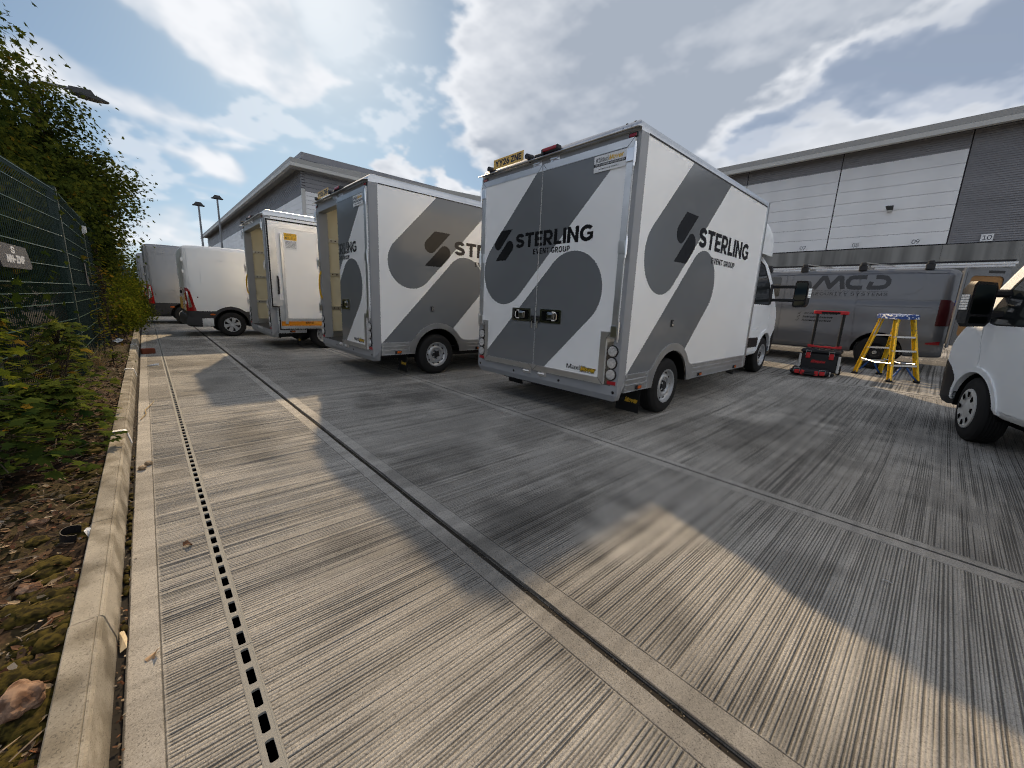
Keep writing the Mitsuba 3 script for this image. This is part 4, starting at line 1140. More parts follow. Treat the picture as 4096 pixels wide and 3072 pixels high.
t.put('lower_sill', ((raw.scale((1, 1.004, 1)) - cut) ^ low), 'paint_grey', smooth=28)
split(t, 'cab_window', tm((sides(win) - yprism(rect(-9, -9, 9, 9), -.6, .6)) ^ inner.scale((1, 1.004, 1))), 'glass_dark', smooth=28)
t.put('windscreen', (m3.Manifold.cube((.9, 1.5, 1)).translate((3.4, -.75, 1.32))) ^ raw.translate((.003, 0, .004)), 'glass_dark', smooth=28)
t.put('cargo_lining', cat(bx(1.6, 1.66, -.75, .75, .53, 1.84), bx(.1, 1.6, -.75, .75, .52, .535)), 'floor_dark', smooth=False)
for a in (wx, 4.0):
    for s in (-1, 1):
        wheel(t, 'black', a, s * .94, .335, R=.335, side=s)
        ar = unary_union([Point(a, .34).buffer(.405, quad_segs=16), rect(a - .405, 0, a + .405, .34)])
        li = ar.buffer(-.002).difference(ar.buffer(-.02)).intersection(rect(-9, .33, 9, 9))
        t.put('arch_liner', yprism(li, .45, .92) if s > 0 else yprism(li, -.92, -.45), 'black_void', smooth=28)
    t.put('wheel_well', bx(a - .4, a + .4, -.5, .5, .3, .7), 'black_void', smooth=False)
lamp_p = Polygon([(.185, 1.41), (.05, 1.40), (-.02, 1.33), (-.02, .93), (.18, .92)]).intersection(rect(-1, 0, 1, 3))
for s, half in ((1, yprism(rect(-1, -1, 9, 9), 0, 3)), (-1, yprism(rect(-1, -1, 9, 9), -3, 0))):
    p = t.name('tail_lamp')
    t.put(p + '__lens', (sides(lamp_p) ^ raw.scale((1, 1.012, 1))) ^ half ^ m3.Manifold.cube((.2, 4, 4)).translate((-.01, -2, 0)), 'dark_lens', smooth=28)
    t.put('bumper_reflector', (sides(Polygon([(.06, .64), (.24, .60), (.25, .57), (.06, .57)])) ^ raw.scale((1, 1.014, 1))) ^ half, 'red_reflector', smooth=28)
t.put('bumper', (sides(Polygon([(-1, .34), (.62, .34), (.56, .44), (.48, .62), (.20, .66), (-1, .72)])) ^ raw.scale((1, 1.008, 1))) - cut, 'paint_grey', smooth=28)


def mirrored(p):
    return affinity.scale(p, -1, 1, origin=(0, 0))


def van_decal(name, poly, mat_):
    t.put(name, (yprism(mirrored(poly), .5, 2) ^ raw.scale((1, 1.0028, 1))) - raw.scale((1, .995, 1)), mat_, smooth=28)


k = .0352
strokes = [LineString([(.04, 0), (.20, .25), (.245, .25), (.36, .045), (.52, .25), (.565, .24), (.62, 0)]).buffer(.046, cap_style=2, join_style=1),
           LineString([(1.04, .245), (.80, .245), (.735, .225), (.70, .17), (.70, .10), (.735, .048), (.80, .032), (.985, .032)]).buffer(.042, cap_style=2, join_style=1),
           affinity.translate(LineString([(1.035, .15), (1.005, .032), (1.20, .032), (1.29, .055), (1.335, .11), (1.335, .17), (1.29, .225), (1.20, .245), (1.10, .245)]), .10, 0).buffer(.042, cap_style=2, join_style=1)]
mcd = fit(unary_union(strokes).intersection(rect(-1, -.01, 2, .288)), -2.19, -.92, 1.585, 1.88)
van_decal('lettering', mcd, 'vinyl_dark')
van_decal('lettering', rect(-2.18, 1.553, -.94, 1.559), 'vinyl_dark')
van_decal('lettering', fit(affinity.scale(letters("SECURITY SYSTEMS", .02, 0, .25), 1, 1), -2.185, -.93, 1.462, 1.528), 'vinyl_dark')
for i, (wd, x1) in enumerate((('4K CCTV Systems', -1.64), ('Intruder Alarms', -1.71), ('Access Control', -1.735))):
    z = 1.045 - .074 * i
    van_decal('lettering', fit(letters(wd, .035, 12), -2.24 + .012 * i * -1, x1, z, z + .044), 'vinyl_black')
    van_decal('tick_mark', LineString([(-2.345 - .01 * i, z + .02), (-2.328 - .01 * i, z), (-2.295 - .01 * i, z + .055)]).buffer(.005), 'vinyl_black')
# roof bars and pipe rails
for x in (.43, 1.40, 2.40, 3.1):
    p = t.name('roof_bar')
    t.put(p + '__bar', tube([(x, -.80, 2.10), (x, .80, 2.10)], .017, 8), 'alu', smooth=40)
    for s in (-1, 1):
        t.put(p + '__foot', cat(bx(x - .065, x + .065, s * .80 - .045, s * .80 + .045, 1.965, 2.075, .012), bx(x - .045, x + .045, s * .80 - .04, s * .80 + .04, 2.06, 2.135, .015)), 'plastic_black', smooth=30)
for y in (.62, .1):
    for a, b in ((-.62, .42), (.46, 1.30), (1.46, 2.34), (2.46, 3.2)):
        t.put('pipe_rail', bx(a, b, y - .02, y + .02, 2.045, 2.085, .006), 'sign_white', smooth=False)
        t.put('pipe_rail', bx(a + .03, b + .04, y - .025, y + .025, 2.095, 2.125, .006), 'plastic_black', smooth=False)
for x in (1.38, 2.38):
    t.put('roof_cable', tube([(x - .02, .78, 2.13), (x - .25, .74, 2.085), (x - .45, .7, 2.06)], .012, 6), 'trim_grey', smooth=40)
# open rear door on the far side, lining towards the camera
DM = VM
t.M = np.array([[-.67, .742, 0, 11.72], [.742, .67, 0, .0], [0, 0, 1, .24], [0, 0, 0, 1.0]])   # swung out about its far hinge
t.M[:3, 1] = np.cross([0, 0, 1], t.M[:3, 0]); dy = 0.0
p = t.name('rear_door')
dp = rr(-.82, -.02, .55, 2.06, .07)
w1, w2 = rr(-.72, -.14, 1.52, 1.90, .08), rr(-.68, -.14, .74, 1.33, .06)
t.put(p + '__shell', yprism(dp, dy - .03, dy), 'paint_grey', smooth=30)
t.put(p + '__inner_frame', yprism(dp.buffer(-.01).difference(unary_union([w1, w2])), dy, dy + .035), 'paint_grey', smooth=30)
t.put(p + '__ply_panel', yprism(w1.buffer(.01), dy + .004, dy + .016), 'plywood', smooth=30)
t.put(p + '__ply_panel', yprism(w2.buffer(.01), dy + .004, dy + .016), 'plywood', smooth=30)
t.put(p + '__vent', bx(-.70, -.42, dy + .03, dy + .04, 1.955, 2.005, .004), 'plastic_black', smooth=False)
t.M = VM
p = t.name('rear_door')
t.put(p + '__shell', bx(-.055, -.01, .90, 1.60, .56, 1.93, .02), 'paint_grey', smooth=30)
t.put(p + '__inner_frame', bx(-.075, -.055, .95, 1.55, .62, 1.86, .015), 'paint_grey', smooth=30)


# ---------------------------------------------------------------- warehouses
def warehouse(label, wx, y0, y1, zf, joints, eave, sc, end=None, signs=None, dark_from=None, depth=40):
    """Facade facing -x at x = wx from y0 to y1; sc scales heights about the eye."""
    t = Thing('warehouse', label, 'warehouse')
    h = lambda z: S + (z - S) * sc
    zt, zb, zw = h(10.44), h(zf), h(5.12)
    t.put('core', bx(wx + .12, wx + depth, y0 + .12, y1 - .12, 0, h(10.9)), 'clad_grey', smooth=False)
    cuts = [y0] + [j for j in joints if y0 < j < y1] + [y1]
    for a, b in zip(cuts[:-1], cuts[1:]):
        dark = dark_from is not None and b <= dark_from + .01
        # corrugated band: a saw-tooth profile run along y
        lo = zw if dark else zb
        near = (a + b) / 2 < 62
        n = int((zt - lo) / .105) if near else int((zt - lo) / .21)
        zz = np.linspace(lo, zt, n + 1)
        pr = [(.1, lo)]
        for z, z2 in zip(zz[:-1], zz[1:]):
            d = z2 - z
            pr += [(0, z), (0, z + .55 * d), (.045, z + .68 * d), (.045, z + .9 * d)]
        pr += [(.1, zt)]
        t.put('corrugated_panel', prism(Polygon(pr).buffer(0), b - a - .05, (wx, a + .025, 0), (1, 0, 0), (0, 0, 1), (0, 1, 0)), 'clad_grey', smooth=False)
        if not dark:
            rows = 7
            zr = np.linspace(zw, zb, rows + 1)
            for z, z2 in zip(zr[:-1], zr[1:]):
                t.put('cladding_panel', bx(wx - .02, wx + .1, a + .03, b - .03, z + .009, z2 - .009), 'clad_white', smooth=False)
    t.put('panel_backing', bx(wx + .06, wx + .12, y0 + .02, y1 - .02, 0, zt), 'clad_dark', smooth=False)
    for a in np.arange(y0, y1 - .1, 4.98):
        t.put('concrete_panel', bx(wx - .05, wx + .05, a + .006, min(a + 4.974, y1), -.3, zw - .05), 'wall_concrete', smooth=False)
    t.put('drip_trim', bx(wx - .06, wx + .05, y0, y1, zw - .045, zw - .01), 'clad_dark', smooth=False)
    ex = wx - eave
    s2 = S + (sc * ex / wx) * 0
    e = lambda z: S + (z - S) * sc * ex / wx
    t.put('eaves_fascia', bx(ex, ex + .25, y0 - eave, y1 + .5, e(10.76), e(11.06)), 'trim_grey', smooth=False)
    t.put('gutter', bx(ex - .05, ex + .2, y0 - eave - .05, y1 + .55, e(10.50), e(10.735)), 'trim_pale', smooth=False)
    sof = Polygon([(0, 0), (eave, h(10.44) - e(10.50) + .06), (eave, h(10.44) - e(10.50) + .10), (0, .04)])
    t.put('soffit', prism(sof, y1 - y0 + eave, (ex + .02, y0 - eave + .02, e(10.50)), (1, 0, 0), (0, 0, 1), (0, 1, 0)), 'trim_grey', smooth=False)
    t.put('roof', prism(Polygon([(0, e(11.0)), (depth / 2, e(11.0) + .9), (depth + eave, e(11.0)), (depth + eave, e(10.8)), (0, e(10.8))]), y1 - y0 + eave + .4, (ex + .1, y0 - eave + .05, 0), (1, 0, 0), (0, 0, 1), (0, 1, 0)), 'trim_grey', smooth=False)
    if end:
        # gable end facing -y, narrow horizontal planks
        z = h(4.9); i = 0
        while z < h(10.35):
            grey = z > h(8.30)
            t.put('end_plank', bx(wx + .22, wx + 16, y0 - .02, y0 + .1, z + .012, z + .305), 'clad_grey' if grey else 'clad_white', smooth=False)
            z += .318; i += 1
        t.put('corner_trim', bx(wx - .05, wx + .20, y0 - .06, y0 + .12, 0, h(8.5)), 'trim_pale', smooth=False)
        for i in range(9):
            z = h(8.55) + i * .2
            t.put('corner_louvre', bx(wx - .05, wx + .20, y0 - .06, y0 + .1, z, z + .14), 'clad_grey', smooth=False)
        t.put('end_fascia', bx(ex + .25, wx + depth, y0 - eave, y0 - eave + .2, e(10.76), e(11.06)), 'trim_grey', smooth=False)
        t.put('end_gutter', bx(ex + .2, wx + depth, y0 - eave - .05, y0 - eave + .15, e(10.50), e(10.735)), 'trim_pale', smooth=False)
        t.put('end_soffit', bx(ex + .2, wx + depth, y0 - eave + .1, y0, e(10.50), e(10.56)), 'trim_grey', smooth=False)
        t.put('end_wall', bx(wx + .2, wx + 16, y0 + .03, y0 + .13, 0, h(10.4)), 'clad_dark', smooth=False)
    return t


joints = [.82 + 4.98 * k for k in range(-8, 7)]
w1 = warehouse('long grey and white warehouse behind the vans with bay numbers 07 to 10', 30.72, -14, 28, 9.58, joints, .85, 1.0, dark_from=.82)
for num, y in (('07', 6.985), ('08', 4.45), ('09', 1.98), ('10', -.49)):
    t = Thing('bay_sign', f'white sign with number {num} on the warehouse wall, ' + {'07': 'nearest the box truck', '08': 'under the first dark joint', '09': 'below the floodlight', '10': 'on the dark cladding'}[num], 'sign')
    t.put('plate', bx(30.655, 30.69, y - .205, y + .205, 5.135, 5.47), 'sign_white', smooth=False)
    t.put('number', prism(fit(letters(num, .0), -y - .15, -y + .15, 5.19, 5.415), .004, (30.655, 0, 0), (0, -1, 0), (0, 0, 1)), 'sign_ink', smooth=False)
t = Thing('wall_light', 'small dark floodlight on the white warehouse wall above bay 09', 'light')
t.put('head', m3.Manifold.hull_points([(30.22, 3.28 + sy, z) for sy in (-.16, .16) for z in (7.16, 7.20)] + [(30.52, 3.28 + sy, z) for sy in (-.13, .13) for z in (7.02, 7.20)]), 'lamp_dark', smooth=30)
t.put('bracket', bx(30.50, 30.70, 3.18, 3.38, 6.92, 7.12, .02), 'trim_pale', smooth=30)

w2 = warehouse('distant warehouse with white panels and deep eaves beyond the furthest truck', 9.9, 35.6, 97, 8.10, [40.7 + 5.5 * k for k in range(10)], .94, 1.105, end=True)

# tall yard lights
for i, (x, y, z) in enumerate(((4.81, 51.2, 9.41), (6.36, 51.2, 10.32))):
    t = Thing('yard_light', ('left one of two tall yard lights in front of the distant warehouse', 'taller right one of two yard lights in front of the distant warehouse')[i], 'street light', place(x, y, 0))
    t.put('pole', cyl((0, 0, -.1), (0, 0, z - .2), .11, 12, .075), 'pole_grey', smooth=40)
    t.put('head', cat(m3.Manifold.hull_points([(a, b, z + dz) for a, b, dz in ((-.40, -.2, -.12), (.40, -.2, -.12), (-.40, .2, -.12), (.40, .2, -.12), (-.2, -.16, .14), (.2, -.16, .14), (-.2, .16, .14), (.2, .16, .14))]), bx(-.48, .48, -.25, .25, z - .19, z - .12, .02)), 'lamp_dark', smooth=30)
t = Thing('street_lamp', 'dark street lamp on an arm reaching out of the big tree', 'street light', place(-1.42, 15.3, 0))
t.put('pole', tube([(0, 0, -.1), (0, 0, 5.2), (.02, 0, 5.75), (.12, 0, 5.86), (.62, 0, 5.90)], [.07, .055, .05, .04, .035], 10), 'pole_grey', smooth=40)
hd = m3.Manifold.hull_points([(x, s * w, z) for s in (-1, 1) for x, w, z in ((.60, .08, 5.94), (.60, .10, 5.84), (.98, .10, 5.96), (1.05, .13, 5.84), (.64, .13, 5.80))])
hd2 = m3.Manifold.hull_points([(x, s * w, z) for s in (-1, 1) for x, w, z in ((.72, .13, 5.82), (.72, .10, 5.765), (1.08, .12, 5.85), (1.28, .05, 5.80), (1.26, .04, 5.775), (1.05, .13, 5.765))])
t.put('head', hd, 'lamp_dark', smooth=30)
t.put('lens', hd2, 'lamp_dark', smooth=30)


# ---------------------------------------------------------------- fence, trees and plants
FX = -.72
mat('alu_green', (.05, .10, .08), rough=.25, spec=.7)
fence = Thing('mesh_fence', 'dark green welded mesh fence with square posts along the planting bed', 'fence')
B0, BA = 7.75, math.radians(5.8)                 # the fence bends at this post
def fpt(y): return (FX, y) if y >= B0 else (FX - (B0 - y) * math.sin(BA), B0 - (B0 - y) * math.cos(BA))
posts = [0.15, 2.65, 5.18, 7.75, 10.5, 13.0, 15.5] + [18 + 2.5 * i for i in range(14)]
hz_ = [2.40, 2.26, 2.05, 1.86, 1.67, 1.48, 1.28, 1.17, 1.05, .84, .64, .43, .22, .10]
for i, y in enumerate(posts):
    z1 = 2.44
    fence.M = np.eye(4)
    if y < B0 - .01:
        fence.M = place(FX, B0, 0) @ place(rz=-5.8) @ place(-FX, -B0, 0)
    fence.put('post', cat(bx(FX - .045, FX + .045, y - .05, y + .05, -.2, z1, .006), bx(FX - .04, FX + .04, y - .045, y + .045, z1, z1 + .012, .004)), 'fence_green', smooth=False)
    if y < 22:
        fence.put('clamp_bar', bx(FX + .036, FX + .046, y - .022, y + .022, .05, z1 - .04, .003), 'fence_green', smooth=False)
    y2 = posts[i + 1] if i + 1 < len(posts) else y + 2.5
    wires = []
    st = .05
    fold = lambda z: .025 if 1.15 < z < 1.29 or z > 2.25 or z < .2 else 0
    vz = [.05, .10, .16, .22, 1.15, 1.17, 1.225, 1.28, 1.30, 2.24, 2.26, 2.33, 2.40, 2.42]
    vx = [0, 0, .035, 0, 0, 0, .045, 0, 0, 0, 0, .04, 0, 0]
    n = int((y2 - y - .08) / st)
    tri = np.array([[0, 0], [.0065, 0], [.0032, .0056]])
    P_ = np.stack([FX + .03 + np.array(vx), np.zeros(14), np.array(vz)], 1)
    ring = np.stack([P_ + [dx, dy, 0] for dx, dy in tri], 1)          # 14 x 3 x 3
    k, j = np.meshgrid(np.arange(13), np.arange(3), indexing='ij')
    q = np.stack([k * 3 + j, k * 3 + (j + 1) % 3, (k + 1) * 3 + (j + 1) % 3, (k + 1) * 3 + j], -1).reshape(-1, 4)
    f1 = np.vstack([q[:, [0, 1, 2]], q[:, [0, 2, 3]]])
    off = y + .045 + st * np.arange(n)
    vv = (ring.reshape(1, -1, 3) + np.stack([0 * off, off, 0 * off], 1)[:, None]).reshape(-1, 3)
    ff = (f1[None] + (42 * np.arange(n))[:, None, None]).reshape(-1, 3)
    fence.put('mesh_panel', trimesh.Trimesh(vv, ff, process=False), 'fence_green', smooth=False, kind='stuff')
    for z in hz_:
        fence.put('rail_wire', bx(FX + .030, FX + .040, y + .04, y2 - .04, z - .004, z + .004), 'alu_green', smooth=False)
t = Thing('fence_plate', 'dark grey plate reading NN-ZNF tied to the green fence', 'sign', place(FX, B0, 0) @ place(rz=-5.8) @ place(-FX, -B0, 0) @ np.array([[0, 0, 1, -.655], [1, 0, .0, 5.40], [0, 1, 0, 1.40], [0, 0, 0, 1.0]]))
pl = Polygon([(0.02, .21), (.74, .20), (.84, .03), (.80, .0), (.12, .0)]).buffer(-.015).buffer(.015)
flip = lambda p: p
t.put('plate', prism(pl, .012, (0, 0, 0), (1, 0, 0), (0, 1, 0)), 'sign_grey', smooth=False)
t.put('lettering', prism(unary_union([fit(letters('NN-ZNF', .05), .24, .66, .045, .115), fit(letters('S', .03), .36, .45, .128, .188)]), .002, (0, 0, .012), (1, 0, 0), (0, 1, 0)), 'sign_white', smooth=False)
t = Thing('fence_tag', 'small pale tag on the second bay of the green fence', 'sign')
t.solo(cat(bx(-.675, -.668, 9.60, 9.72, 1.27, 1.62), bx(-.669, -.664, 9.72, 9.80, 1.25, 1.42)), 'sign_grey', smooth=False)
t = Thing('fence_box', 'tiny white box fixed high on a fence post', 'box')
t.solo(bx(-.70, -.63, 10.36, 10.43, 2.14, 2.27, .006), 'sign_white', smooth=False)

MAPLE = np.array([(0, 0), (.10, .02), (.34, -.10), (.30, .10), (.50, .30), (.28, .34), (.22, .62), (.09, .48), (0, 1.0)])
MAPLE = np.vstack([MAPLE, MAPLE[-2:0:-1] * [-1, 1]])
OVAL = np.array([(0, 0), (.22, .18), (.30, .45), (.20, .78), (0, 1.05), (-.20, .78), (-.30, .45), (-.22, .18)])


def leaves(pos, nrm, size, outline, rng, curl=.18, tint=None, lo=(.030, .065, .010), hi=(.085, .135, .018), extra=None):
    """One mesh of many leaves, each a fan about its middle."""
    n, k = len(pos), len(outline)
    nrm = nrm / (np.linalg.norm(nrm, axis=1, keepdims=True) + 1e-9)
    a = rng.normal(size=(n, 3)); a -= (a * nrm).sum(1, keepdims=True) * nrm
    a /= np.linalg.norm(a, axis=1, keepdims=True) + 1e-9
    b = np.cross(nrm, a)
    o = np.vstack([[0, .38], outline])
    h = -curl * (np.abs(o[:, 0]) ** 1.0 + .5 * o[:, 1] ** 2)
    s = (size * rng.uniform(.65, 1.25, n))[:, None, None]
    v = pos[:, None] + s * (o[None, :, 0:1] * a[:, None] + o[None, :, 1:2] * b[:, None] + h[None, :, None] * nrm[:, None])
    i = np.arange(k)
    f = np.stack([np.zeros(k, int), 1 + i, 1 + (i + 1) % k], 1)
    F = (f[None] + ((k + 1) * np.arange(n))[:, None, None]).reshape(-1, 3)
    tt = rng.uniform(0, 1, (n, 1)) if tint is None else np.clip(tint + rng.normal(0, .18, (n, 1)), 0, 1)
    c = np.array(lo) * (1 - tt) + np.array(hi) * tt
    if extra is not None:
        m = rng.uniform(size=n) < extra[1]
        c[m] = np.array(extra[0]) * rng.uniform(.6, 1.2, (m.sum(), 1))
    C = np.repeat(c, k + 1, 0)
    return (v.reshape(-1, 3), F), C


def leafy(key, vf, C, label_kind=None):
    scene[key] = ply(trimesh.Trimesh(vf[0], vf[1], process=False), 'leaf', smooth=False, color=C)


def tree(label, name, x, y, lobes, n_clump, per, size, seed, trunk=(.16, 3.0), outline=MAPLE, hi=(.070, .088, .016), lo=(.012, .024, .007), group=None, spread=.36):
    rg = np.random.default_rng(seed)
    t = Thing(name, label, 'tree' if 'tree' in name else 'shrub', group=group)
    pts, nr = [], []
    tot = sum(r[0] * r[1] * r[2] for _, r in lobes)
    cl, limbs = [], []
    for c, r in lobes:
        m = max(3, int(n_clump * r[0] * r[1] * r[2] / tot))
        d = rg.normal(size=(m, 3)); d /= np.linalg.norm(d, axis=1, keepdims=True)
        q = np.array(c) + d * np.array(r) * (rg.uniform(.15, 1, (m, 1)) ** .45)
        cl.append(q); limbs.append((np.array(c), q))
    cl = np.vstack(cl)
    for c in cl:
        k = int(per * rg.uniform(.5, 1.5))
        e = rg.normal(size=(k, 3)) * spread * np.array([1, 1, .62])
        pts.append(c + e); nr.append(e * .7 + rg.normal(size=(k, 3)) * .30 + [0, 0, .38])
    pts, nr = np.vstack(pts), np.vstack(nr)
    keep = pts[:, 2] > .25
    tint = .5 + .5 * (meshkit.fbm(pts * .9, 3, seed)[:, None] - .5) * 3
    vf, C = leaves(pts[keep], nr[keep], np.full(keep.sum(), size), outline, rg, tint=tint[keep], lo=lo, hi=hi, extra=((.12, .09, .012), .03))
    leafy(uniq(t.key + '__crown'), vf, C)
    w = []
    if trunk:
        top = np.array([x, y, trunk[1]])
        t.put('trunk', tube([(x, y, -.1), (x + .03, y, trunk[1] * .4), (x, y + .05, trunk[1])], [trunk[0], trunk[0] * .8, trunk[0] * .5], 9), 'bark', smooth=40)
        for c, q in limbs:
            w.append(tube([(x, y, trunk[1] * .55), (top + c) / 2 + rg.normal(size=3) * .15, c], [trunk[0] * .42, trunk[0] * .26, trunk[0] * .12], 6))
            for e in q[::3]:
                w.append(tube([c * .6 + np.array([x, y, c[2] - .6]) * .4, (c + e) / 2, e], [trunk[0] * .14, .02, .008], 4))
        t.put('limbs', cat(*w), 'bark', smooth=40)
    return t


tree('big dark green maple tree behind the fence, at the left edge', 'maple_tree', -2.1, 9.6, [((-1.95, 9.3, 4.0), (.85, 1.2, .95)), ((-1.85, 8.2, 2.7), (.8, 1.3, 1.1)), ((-2.7, 9.5, 3.6), (1.2, 1.4, 1.4)), ((-1.65, 9.7, 4.75), (.38, .5, .35)), ((-2.3, 9.3, 4.7), (.5, .6, .4)), ((-1.7, 9.4, 1.7), (.7, 1.4, .8)), ((-2.4, 7.0, 3.0), (.9, 1.0, 1.2))], 420, 120, .085, 3, trunk=(.15, 3.4), spread=.30)
tree('maple tree behind the fence, second from left, lamp beside its top', 'maple_tree', -1.5, 14.2, [((-1.25, 14.2, 4.7), (.5, .8, .75)), ((-.75, 14.5, 3.7), (.62, 1.0, .6)), ((-.42, 14.7, 3.1), (.42, .8, .36)), ((-.22, 14.9, 4.05), (.18, .4, .30)), ((-1.4, 13.6, 3.2), (.9, 1.2, 1.0)), ((-1.0, 14.2, 2.3), (.55, 1.3, .7)), ((-1.1, 12.2, 2.5), (.45, 1.4, 1.0)), ((-2.2, 14.6, 3.6), (.9, 1.2, 1.2)), ((-1.35, 14.0, 5.5), (.16, .3, .25))], 420, 110, .085, 4, trunk=(.14, 3.4), spread=.28)
tree('slim leaning tree behind the fence beyond the two maples', 'slim_tree', -1.15, 19.5, [((-1.2, 19.6, 3.0), (.35, .7, .6)), ((-1.3, 20.4, 2.2), (.5, 1.0, .8)), ((-1.1, 19.2, 3.7), (.2, .4, .4))], 50, 60, .10, 5, trunk=(.10, 4.4), hi=(.12, .14, .016))
for i, (x, y, r, z) in enumerate(((-3.5, 34, 1.8, 2.4), (-2.6, 46, 2.0, 2.6), (-1.0, 60, 2.6, 3.0), (1.5, 78, 3.5, 3.4), (-5.0, 24, 2.2, 3.4), (-4.6, 17.5, 2.0, 3.6))):
    tree(('dark bushy tree past the slim tree, behind the fence', 'dark tree further along the fence line', 'small dark tree near the end of the yard', 'low dark tree closing the far end of the yard', 'bushy tree behind the slim tree', 'bushy tree between the maples and the slim tree')[i], 'background_tree', x, y, [((x, y, z), (r, r, r * .7)), ((x + .4 * r, y + .5 * r, z * .7), (r * .8, r * .8, r * .6))], 70, 60, .19, 20 + i, trunk=(.15, z), spread=.5)

for i, (x, y) in enumerate(((-2.0, 6.6), (-2.3, 8.2), (-2.0, 5.0))):
    tree(('dark bush seen through the fence beside the plate', 'dark bush behind the fence under the big maple', 'dark bush behind the fence at the frame edge')[i], 'dark_bush', x, y, [((x, y, 1.2), (.8, .9, 1.0)), ((x - .4, y + .3, 2.0), (.7, .9, .7))], 90, 110, .085, 30 + i, trunk=(.05, 1.2), spread=.26, hi=(.05, .075, .012), lo=(.010, .022, .006))

# hedge-like shrubs between fence and kerb
YG = dict(lo=(.028, .050, .008), hi=(.15, .165, .018), outline=OVAL, trunk=None)
for i, (x, y, h, rx, ry) in enumerate(((-.52, 12.4, 1.35, .20, .65), (-.45, 14.3, 1.75, .30, 1.0), (-.40, 16.6, 1.65, .34, 1.2), (-.38, 19.2, 1.5, .36, 1.5), (-.45, 22.5, 1.5, .4, 1.8), (-.5, 27, 1.6, .5, 2.5))):
    tt = tree(('first yellow-green shrub past the bare sapling, under the fence', 'tall yellow-green shrub leaning on the fence, second in the row', 'yellow-green shrub third in the row by the kerb', 'bushy shrub fourth in the row, opposite the white panel van', 'shrub fifth in the row, behind the silver van', 'shrub furthest along the kerb')[i], 'hedge_shrub', x, y, [((x, y, h * .62), (rx, ry, h * .42)), ((x + .1, y + .2, h * .35), (rx * 1.1, ry, h * .32))], int(40 + 30 * ry), 66, .052, 40 + i, group='shrubs between fence and kerb', spread=.13, **YG)
    rg = np.random.default_rng(80 + i)
    tt.put('stems', cat(*[tube([(x + rg.normal(0, .05), y + rg.normal(0, .2), .05), (x + rg.normal(0, .1), y + rg.normal(0, ry * .4), h * rg.uniform(.5, .95))], [.011, .005], 4) for _ in range(9)]), 'bark', smooth=False)


def sapling(label, x, y, h, n, size, seed, leaf_parts=False, hi=(.15, .17, .032), lo=(.028, .052, .014), rad=.34, dead=.04, outline=MAPLE, group=None):
    """A young many-leaved plant: a stem, side shoots, leaves held level."""
    rg = np.random.default_rng(seed)
    t = Thing('young_sapling', label, 'plant', group=group)
    z0 = bed_z(x, y)
    tw = [tube([(x, y, z0 - .05), (x + rg.normal(0, .02), y, z0 + h * .5), (x + rg.normal(0, .05), y + rg.normal(0, .05), z0 + h)], [.011, .008, .003], 6)]
    P_, N_ = [], []
    for i in range(n):
        q = rg.uniform(.12, 1) if i % 5 else rg.uniform(.8, 1.02)
        a = rg.uniform(0, math.tau)
        r = rad * (1.1 - .72 * q) * rg.uniform(.35, 1.1)
        p = np.array([x + r * math.cos(a), y + 1.15 * r * math.sin(a), z0 + h * q + .10 * rg.normal() * (1 - q)])
        p[2] = max(p[2], z0 + .03)
        P_.append(p); N_.append(np.array([.30 * math.cos(a), .30 * math.sin(a), 1.0]) + rg.normal(size=3) * .28)
        if i % 3 == 0: tw.append(tube([(x, y, z0 + h * q * .82), (p + [x, y, z0 + h * q]) / 2, p], [.004, .003, .0018], 4))
    P_, N_ = np.array(P_), np.array(N_)
    if leaf_parts:
        for j in range(n):
            vf, C = leaves(P_[j:j + 1], N_[j:j + 1], np.array([size]), outline, rg, lo=lo, hi=hi, extra=((.20, .13, .02), dead))
            leafy(uniq(t.key + '__leaf'), vf, C)
    else:
        vf, C = leaves(P_, N_, np.full(n, size), outline, rg, lo=lo, hi=hi, extra=((.20, .13, .02), dead))
        k = uniq(t.key + '__foliage'); leafy(k, vf, C); labels[k] = {'kind': 'stuff'}
    t.put('stem', cat(*tw), 'bark', smooth=False)


sapling('low bushy maple seedling at the left edge, nearest the camera', -.74, 3.55, .54, 300, .10, 60, True, rad=.42, lo=(.018, .036, .011), hi=(.095, .125, .024))
sapling('maple seedling with big leaves overhanging the kerb', -.58, 4.25, .50, 290, .095, 61, True, rad=.36, lo=(.02, .042, .012), hi=(.12, .145, .026))
sapling('tall thin sapling with yellowing leaves at the left edge', -.82, 4.15, 1.0, 210, .085, 62, True, rad=.36, hi=(.20, .22, .02))
sapling('upright dark-stemmed sapling with broad leaf tiers beside the fence', -.60, 5.15, .84, 260, .085, 63, True, rad=.36)
sapling('leafy seedling behind the dark-stemmed sapling', -.70, 5.8, .62, 220, .085, 64, True, rad=.38)
sapling('seedling at the very corner below the fence plate', -.98, 4.7, .90, 220, .085, 65, True, rad=.4)
sapling('half-bare sapling with brown leaves at a fence post', -.55, 10.4, 1.5, 240, .06, 66, False, rad=.34, dead=.35, outline=OVAL, hi=(.20, .2, .02))
sapling('small green weed on the bed short of the half-bare sapling', -.46, 8.6, .2, 70, .06, 67, False, rad=.3, outline=OVAL)
sapling('thin weed against the fence between two posts', -.60, 9.3, .8, 110, .055, 68, False, rad=.2, dead=.2, outline=OVAL, hi=(.2, .2, .02))
sapling('climbing yellow leaves on the fence past the half-bare sapling', -.62, 11.7, 2.0, 150, .07, 69, False, rad=.16, outline=OVAL, hi=(.22, .2, .02))

